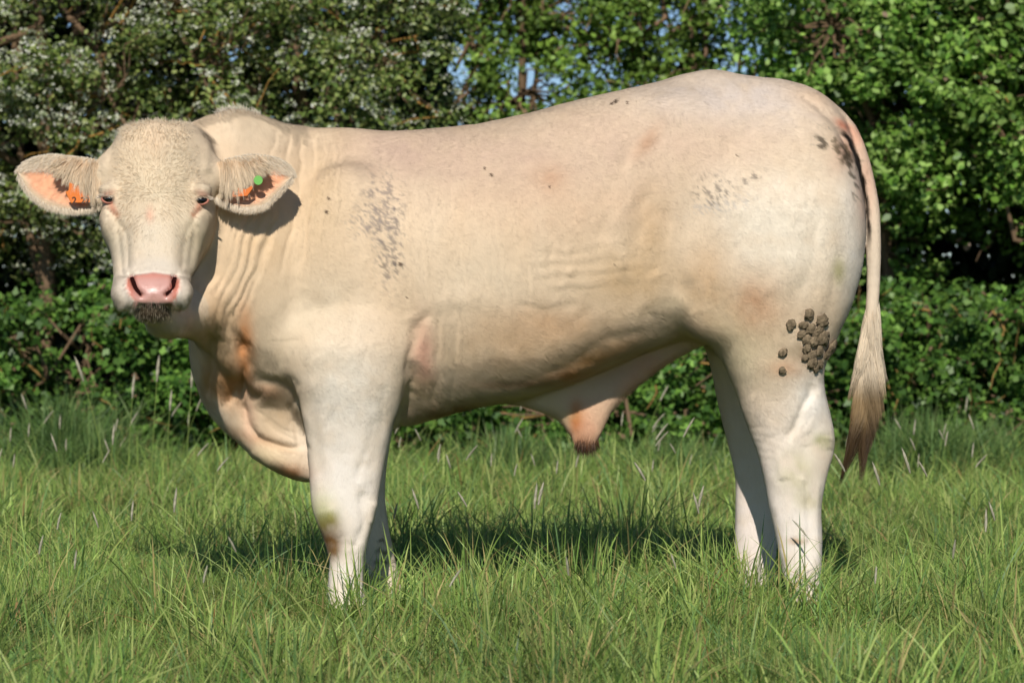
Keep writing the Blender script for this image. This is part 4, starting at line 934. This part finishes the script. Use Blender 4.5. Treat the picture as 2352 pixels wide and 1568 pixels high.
# measured ones: photo x of the root, ground depth, stalk scale, shape, label
for (px, y, sc, k, rz, lb) in [
    (290, -.25, .95, 4, 0, 'thin dark seed head on a straight stalk in front of the lower left grass'), (386, -.45, 1.1, 4, .3, 'tall purple grey seed head leaning right below the head of the bull'),
    (104, -.3, .9, 0, .1, 'greyish seed head near the left edge above the short grass'), (265, -.2, .8, 1, 0, 'bent orange brown seed head lower left in the short grass'),
    (1200, -.42, 1.2, 0, .1, 'tallest pair of seed stalks standing under the sheath, left one'), (1213, -.40, 1.15, 4, .0, 'tallest pair of seed stalks standing under the sheath, right one'),
    (1010, -.1, 1.0, 1, .1, 'pale curved seed head just right of the fore legs'), (1160, -.3, .9, 3, 0, 'grey seed head leaning left under the belly'), (1570, -.3, 1.15, 0, 0, 'forked looking seed stalk before the hind legs, right leaning'), (1590, -.32, 1.1, 3, 0, 'forked looking seed stalk before the hind legs, left leaning'),
    (1650, -.3, 1.0, 1, .4, 'seed stalk right beside the far hind leg'), (2045, -.1, 1.1, 3, 0, 'pale seed head leaning left, right of the hind legs'), (2075, -.05, 1.15, 1, .1, 'tall pale seed head below and right of the tail tip'), (2150, 0, 1.25, 1, 0, 'tallest pale seed head in the right hand grass'),
    (2215, .3, 1.0, 3, .2, 'dark furry seed head in the right hand grass'), (1945, -.3, .8, 5, 3.1, 'drooping straw coloured seed head beside the near hind hoof'), (880, .2, .9, 0, .3, 'thin seed head between the two fore legs'),
    (60, -.9, .9, 0, 0, 'blurred grey seed head in the bottom left corner'), (1590, -.8, .7, 1, 0, 'pale seed head lying low at the bottom centre'), (2330, -.3, .9, 1, 0, 'seed head near the right edge low in the grass')]:
    put_stalk(at(px, y), y, sc, k, rz, lb, 'foxtail grass stalks in the foreground')
for i, (px, y, sc, k, w_) in enumerate([(30, -1.2, .9, 1, 'first from the left edge'), (160, -1.0, .8, 4, 'second from the left edge'), (440, -1.3, .8, 0, 'below the shadow of the head'), (620, -1.1, .8, 3, 'left of the near fore hoof'), (960, -1.4, .75, 5, 'right of the near fore hoof'), (1330, -1.2, .8, 1, 'below the middle of the belly shadow'), (1740, -1.2, .8, 4, 'below the far hind leg'), (2010, -1.3, .8, 0, 'right of the near hind hoof'), (2180, -1.0, .85, 1, 'third from the right edge'), (2270, -.7, 1.0, 4, 'second from the right edge')]):
    put_stalk(at(px, y), y, sc, k, .2 * i, 'near seed stalk at the very bottom of the picture, ' + w_, 'foxtail grass stalks in the foreground')
for i in range(90):
    y = random.uniform(2.1, 5.4); px = random.uniform(-100, 2450)
    put_stalk(at(px, y), y, random.uniform(.8, 1.3), random.randrange(6), random.uniform(-.6, .6), 'thin pale seed head on a leaning stalk in the meadow behind the bull', 'foxtail grass stalks behind the bull')
for (px, y, s) in [(290, 3.6, 1.7), (345, 3.8, 1.9), (378, 3.7, 1.5), (250, 3.5, 1.8), (425, 3.9, 1.8)]:
    put_stalk(at(px, y), y, s, 4 if px != 250 else 1, 0, 'tall seed stalk of the loose row standing left under the muzzle', 'seed stalks in the row under the muzzle')

# ------------------------------------------------------------------ hedge: trees and shrubs
def leaf_mesh(name, C, size, cols, nrm_bias, mat, parent, shape='oval'):
    n = len(C); N = norm(nrm_bias + rng.normal(0, .75, (n, 3))); R_ = norm(np.cross(N, rng.normal(0, 1, (n, 3)))); U = np.cross(N, R_); s = size[:, None]
    if shape == 'oval': o = [(-.5, 0, 0), (-.2, .30, .05), (.2, .26, .06), (.52, 0, -.04), (.2, -.26, .06), (-.2, -.30, .05)]
    else: o = [(-.5, 0, 0), (-.1, .42, .05), (.12, .2, 0), (.5, .12, -.03), (.5, -.12, -.03), (.12, -.2, 0), (-.1, -.42, .05)]
    V = np.stack([C + R_ * (a * s) + U * (b * s) + N * (c * s) for a, b, c in o], 1).reshape(-1, 3); k = len(o)
    F = np.arange(n)[:, None] * k + np.arange(k)[None]
    return link(name, mesh_np(name, V, [F], cols=np.repeat(cols, k, 0), mats=[mat], smooth=False), parent)
def tube_net(segs, nside=5):
    """segs: list of (A,B,ra,rb)"""
    A = np.array([s[0] for s in segs]); B = np.array([s[1] for s in segs]); ra = np.array([s[2] for s in segs]); rb = np.array([s[3] for s in segs]); n = len(A)
    T = norm(B - A); S = norm(np.cross(T, [.3, .9, .2])); U = np.cross(T, S); V = []
    for c, r in ((A, ra), (B, rb)):
        for j in range(nside):
            a = 6.283 * j / nside; V.append(c + (S * math.cos(a) + U * math.sin(a)) * r[:, None])
    V = np.stack(V, 1).reshape(-1, 3); b = np.arange(n)[:, None] * 2 * nside
    F = np.concatenate([b + np.array([j, (j + 1) % nside, nside + (j + 1) % nside, nside + j]) for j in range(nside)]); return V, F
def wig(A, B, n, amp, r0, r1, rg):
    A = np.array(A, float); B = np.array(B, float); P = [A]
    for i in range(1, n + 1):
        t = i / n; p = A + (B - A) * t + (rg.normal(0, amp, 3) if i < n else 0); P.append(p)
    return [(P[i], P[i + 1], r0 + (r1 - r0) * i / n, r0 + (r1 - r0) * (i + 1) / n) for i in range(n)], P
def tree(name, label, cat, x, y, box, n_cl, per, lsize, greens, bark, group, seed, bloom=0, cl_r=.22, twig=None, shape='oval', trunk_r=.07, fill=1.0, bias=(0, -.5, .8)):
    """box: crown (x0,x1,y0,y1,z0,z1) relative to the foot"""
    rg = np.random.default_rng(seed); root = empty(name, (x, y, 0), label, cat, group)
    x0, x1, y0, y1, z0, z1 = box; c = np.array([(x0 + x1) / 2, (y0 + y1) / 2, (z0 + z1) / 2]); h = np.array([x1 - x0, y1 - y0, z1 - z0]) / 2
    cl = []
    while len(cl) < n_cl:
        q = rg.uniform(-1, 1, (200, 3)); r = (np.abs(q)**3).sum(1)**(1 / 3); q = q[(r < 1)]
        wt = .35 + .65 * (-q[:, 1] * .5 + .5); q = q[rg.random(len(q)) < wt]; p = c + q * h
        g = fbm((p + [x, y, 0]), 1.7, seed, 2); p = p[g > (.44 if fill < 1 else .36)]; cl += list(p)
    cl = np.array(cl[:n_cl]); segs = []; s, main = wig((0, 0, 0), (c[0], c[1], z1 * .85), 8, .05, trunk_r, trunk_r * .3, rg); segs += s
    tips = []
    for i in range(14):
        j = rg.integers(2, 8); e = c + rg.uniform(-.85, .85, 3) * h; s, P = wig(main[j], e, 5, .07, trunk_r * .4, .012, rg); segs += s; tips += P[1:]
    tips = np.array(tips)
    tw = []
    for p in cl[rg.permutation(len(cl))[:min(len(cl), 260)]]:
        j = np.argmin(np.linalg.norm(tips - p, axis=1)); s, P = wig(tips[j], p, 3, .04, .007, .0025, rg); segs += s
    n_bark = len(segs)
    if twig is not None:
        for p in cl[rg.permutation(len(cl))[:twig[0] * 2]]:
            if p[1] > c[1] + .3 * h[1]: continue
            j = np.argmin(np.linalg.norm(tips - p, axis=1)); e = p + norm(rg.normal(0, 1, 3) * [1, .5, .9]) * rg.uniform(.12, .34) + [0, -.2, 0]
            s1, _ = wig(tips[j], p, 3, .03, .008, .006, rg); s2, _ = wig(p, e, 4, .014, .0055, .0022, rg); segs += s1 + s2
    V, F = tube_net(segs); per_s = len(V) // len(segs); bc = np.tile(bark, (len(V), 1))
    if twig is not None: bc[n_bark * per_s:] = twig[1]
    link('trunk', mesh_np('trunk', V, [F], cols=bc, mats=[M_bark]), root)
    k = np.repeat(np.arange(len(cl)), per); n = len(k); rr = cl_r * rg.uniform(.5, 1.3, len(cl))[k]
    d = norm(rg.normal(0, 1, (n, 3))) * (rg.random(n)**.45)[:, None] * rr[:, None] * [1.15, 1.0, .75]
    P = cl[k] + d; tone = rg.uniform(.65, 1.3, len(cl))[k] * rg.uniform(.7, 1.3, n); C = np.array(greens)[rg.integers(0, len(greens), n)] * tone[:, None]
    P[:, 2] = np.maximum(P[:, 2], .04)
    br = rg.random(n) < .015; C[br] = bark * 1.6
    leaf_mesh('crown', P, lsize * rg.uniform(.6, 1.3, n), C, np.array(bias) + d / (rr[:, None] + 1e-6) * .5, M_leaf, root, shape)
    if bloom:
        m = (cl[:, 1] < c[1] + .25 * h[1]); cb = cl[m]; f = fbm(cb + [x, y, 0], 2.4, 555, 2); cb = cb[f > .36]
        kk = np.repeat(np.arange(len(cb)), bloom); d = norm(rg.normal(0, 1, (len(kk), 3)) + [0, -.6, .7]) * cl_r * rg.uniform(.7, 1.15, (len(kk), 1)) * [1.1, 1, .8]; Q = cb[kk] + d
        k2 = np.repeat(np.arange(len(Q)), 12); pp = Q[k2] + rg.normal(0, .017, (len(k2), 3)) * [1.3, 1, .6]
        cc = np.array([lin(238, 238, 222), lin(216, 220, 190), lin(184, 196, 150)])[rg.integers(0, 3, len(k2))] * rg.uniform(.7, 1.05, (len(k2), 1))
        leaf_mesh('blossom', pp, .019 * rg.uniform(.7, 1.3, len(k2)), cc, np.array([0, -.4, .9]), M_bloom, root)
    return root
def weeds():
    x, y = scatter(26000, -2.2, 3.0); kk_ = tufty(x, y, 1.6, 350) > .5; x, y = x[kk_], y[kk_]; n_ = len(x)
    leaf_mesh('clover', np.stack([x, y, gz(x, y) + rng.uniform(.015, .065, n_)], 1), rng.uniform(.012, .03, n_), np.array([lin(116, 152, 76), lin(96, 136, 66), lin(136, 164, 96)])[rng.integers(0, 3, n_)] * rng.uniform(.7, 1.1, (n_, 1)), np.array([0, -.2, 1.]), M_grass, None)
    o = bpy.data.objects['clover']; tag(o, 'small round clover and weed leaves low in the pasture', 'clover', kind='stuff')
    n = 9000; a, b = scatter(n, -2.2, 4.0); az = rng.uniform(0, 6.28, n)
    o = blades('dead_grass', a, b, rng.uniform(.05, .14, n), rng.uniform(.0018, .0035, n), rng.uniform(1.0, 2.4, n), np.array([lin(196, 180, 130), lin(170, 150, 104), lin(150, 134, 96)])[rng.integers(0, 3, n)] * rng.uniform(.7, 1.1, (n, 1)), az=az, droop=.42); tag(o, 'dead straw coloured thatch lying in the pasture', 'grass', kind='stuff')
weeds()
HAW = [lin(122, 138, 68), lin(100, 120, 58), lin(146, 156, 92), lin(80, 102, 48)]
BRO = [lin(116, 152, 62), lin(98, 136, 54), lin(140, 172, 82), lin(84, 118, 48), lin(148, 178, 96)]
MID = [lin(110, 140, 58), lin(126, 154, 66), lin(92, 122, 52)]
BRA = [lin(92, 128, 52), lin(76, 112, 44), lin(112, 148, 64), lin(60, 92, 38)]
gb = lin(112, 92, 72); ob = lin(160, 122, 66)
gh = 'hawthorns of the hedge'; gt = 'broadleaf trees of the hedge'; gm = 'thin trees with sky showing through'; gs = 'bramble shrubs at the foot of the hedge'
tree('hawthorn_tree', 'white flowering hawthorn at far left, partly outside the picture', 'tree', -4.3, 7.6, (-1.1, 1.1, -1.0, 1.2, 1.0, 4.2), 330, 130, .031, HAW, gb, gh, 1, bloom=9, cl_r=.2, twig=(30, ob))
tree('hawthorn_tree', 'hawthorn thick with white blossom directly above the left ear of the bull', 'tree', -2.7, 7.4, (-1.0, 1.0, -.9, 1.3, 1.05, 4.0), 340, 130, .031, HAW, gb, gh, 2, bloom=10, cl_r=.2, twig=(36, ob))
tree('hawthorn_tree', 'hawthorn with orange twigs and little blossom behind the neck of the bull', 'tree', -1.2, 7.6, (-.95, .9, -.9, 1.2, 1.0, 3.9), 320, 130, .031, HAW, gb, gh, 3, bloom=5, cl_r=.2, twig=(36, ob))
tree('thin_tree', 'thin leafy tree left of the sky gap above the back of the bull', 'tree', .05, 9.2, (-.8, .8, -.5, .7, 1.2, 4.2), 210, 120, .045, MID, gb, gm, 4, cl_r=.2, twig=(46, lin(140, 116, 90)), fill=.8, trunk_r=.05)
tree('thin_tree', 'sparse branchy tree with most blue sky showing through above the loin', 'tree', 1.15, 9.4, (-.75, .75, -.5, .7, 1.0, 4.2), 190, 120, .045, MID, lin(128, 104, 84), gm, 5, cl_r=.19, twig=(60, lin(140, 116, 90)), fill=.8, trunk_r=.05)
tree('broadleaf_tree', 'bright green broadleaf tree right above the rump of the bull', 'tree', 2.15, 7.8, (-.85, .95, -1.0, 1.2, 1.1, 4.2), 320, 120, .049, BRO, gb, gt, 6, cl_r=.22, twig=(30, gb))
tree('broadleaf_tree', 'bright green broadleaf tree behind the tail at the right', 'tree', 3.5, 7.5, (-1.0, 1.0, -.9, 1.3, 1.0, 4.1), 330, 120, .049, BRO, gb, gt, 7, cl_r=.22, twig=(30, ob))
tree('broadleaf_tree', 'bright green broadleaf tree at far right, mostly outside the picture', 'tree', 5.0, 7.8, (-1.0, 1.0, -.9, 1.2, 1.0, 4.2), 300, 100, .049, BRO, gb, gt, 8, cl_r=.22)
for i, (x, y, w, h, lb) in enumerate([(-4.6, 7.0, .8, .95, 'bramble shrub outside the left edge'), (-3.3, 6.9, .75, .9, 'bramble shrub behind the grass tussock at far left'), (-2.35, 6.8, .65, 1.0, 'bramble shrub left of the muzzle of the bull'), (-1.5, 6.9, .65, .95, 'bramble shrub right below the chin of the bull'),
                                      (-.6, 7.0, .7, .8, 'bramble shrub seen behind the fore leg'), (.45, 7.0, .8, .75, 'dark bramble shrub seen under the belly'), (1.4, 7.0, .7, .95, 'bramble shrub just left of the hind legs'), (2.3, 6.9, .7, 1.0, 'bramble shrub between the hind leg and the tail'),
                                      (3.1, 6.8, .75, 1.0, 'bright bramble shrub right of the tail switch'), (4.1, 6.9, .8, 1.0, 'bramble shrub outside the right edge')]):
    tree('bramble_shrub', lb, 'shrub', x, y, (-w, w, -.45, .9, 0.02, h), 120, 95, .045, BRA, gb, gs, 20 + i, cl_r=.16, trunk_r=.015, shape='lobed', twig=(14, lin(150, 120, 70)))
# dense growth added deeper in the hedge, coloured dark for the shade inside
def deep(name, label, x, y, box, n, seed, greens):
    rg = np.random.default_rng(seed); x0, x1, y0, y1, z0, z1 = box; P = rg.uniform([x0, y0, z0], [x1, y1, z1], (n, 3)); f = fbm(P + [x, y, 0], 1.5, seed, 2)
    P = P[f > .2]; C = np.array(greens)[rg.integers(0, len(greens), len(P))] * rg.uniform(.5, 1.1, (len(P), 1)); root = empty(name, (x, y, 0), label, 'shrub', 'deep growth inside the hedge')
    segs = []
    for i in range(16): s, _ = wig((rg.uniform(x0, x1), rg.uniform(y0, y1), 0), (rg.uniform(x0, x1), rg.uniform(y0, y1), z1 * .9), 6, .06, .035, .012, rg); segs += s
    V, F = tube_net(segs); link('stems', mesh_np('stems', V, [F], cols=np.tile(gb * .6, (len(V), 1)), mats=[M_bark]), root)
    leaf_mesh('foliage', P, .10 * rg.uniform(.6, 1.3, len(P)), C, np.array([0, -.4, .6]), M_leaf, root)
DEEP_SHADE = [lin(52, 72, 34), lin(44, 60, 30)]
deep('hedge_shrub', 'dense shade-darkened growth deep inside the hedge behind the head', -3.0, 9.0, (-2.9, 2.6, -.5, 1.2, 0, 4.3), 52000, 61, DEEP_SHADE)
deep('hedge_shrub', 'dense shade-darkened growth deep inside the hedge behind the belly', .9, 9.6, (-1.6, 1.3, -.4, 1.0, 0, 1.35), 14000, 62, DEEP_SHADE)
deep('hedge_shrub', 'dense shade-darkened growth deep inside the hedge behind the tail', 4.2, 9.0, (-2.3, 2.6, -.4, 1.2, 0, 4.3), 48000, 63, DEEP_SHADE)
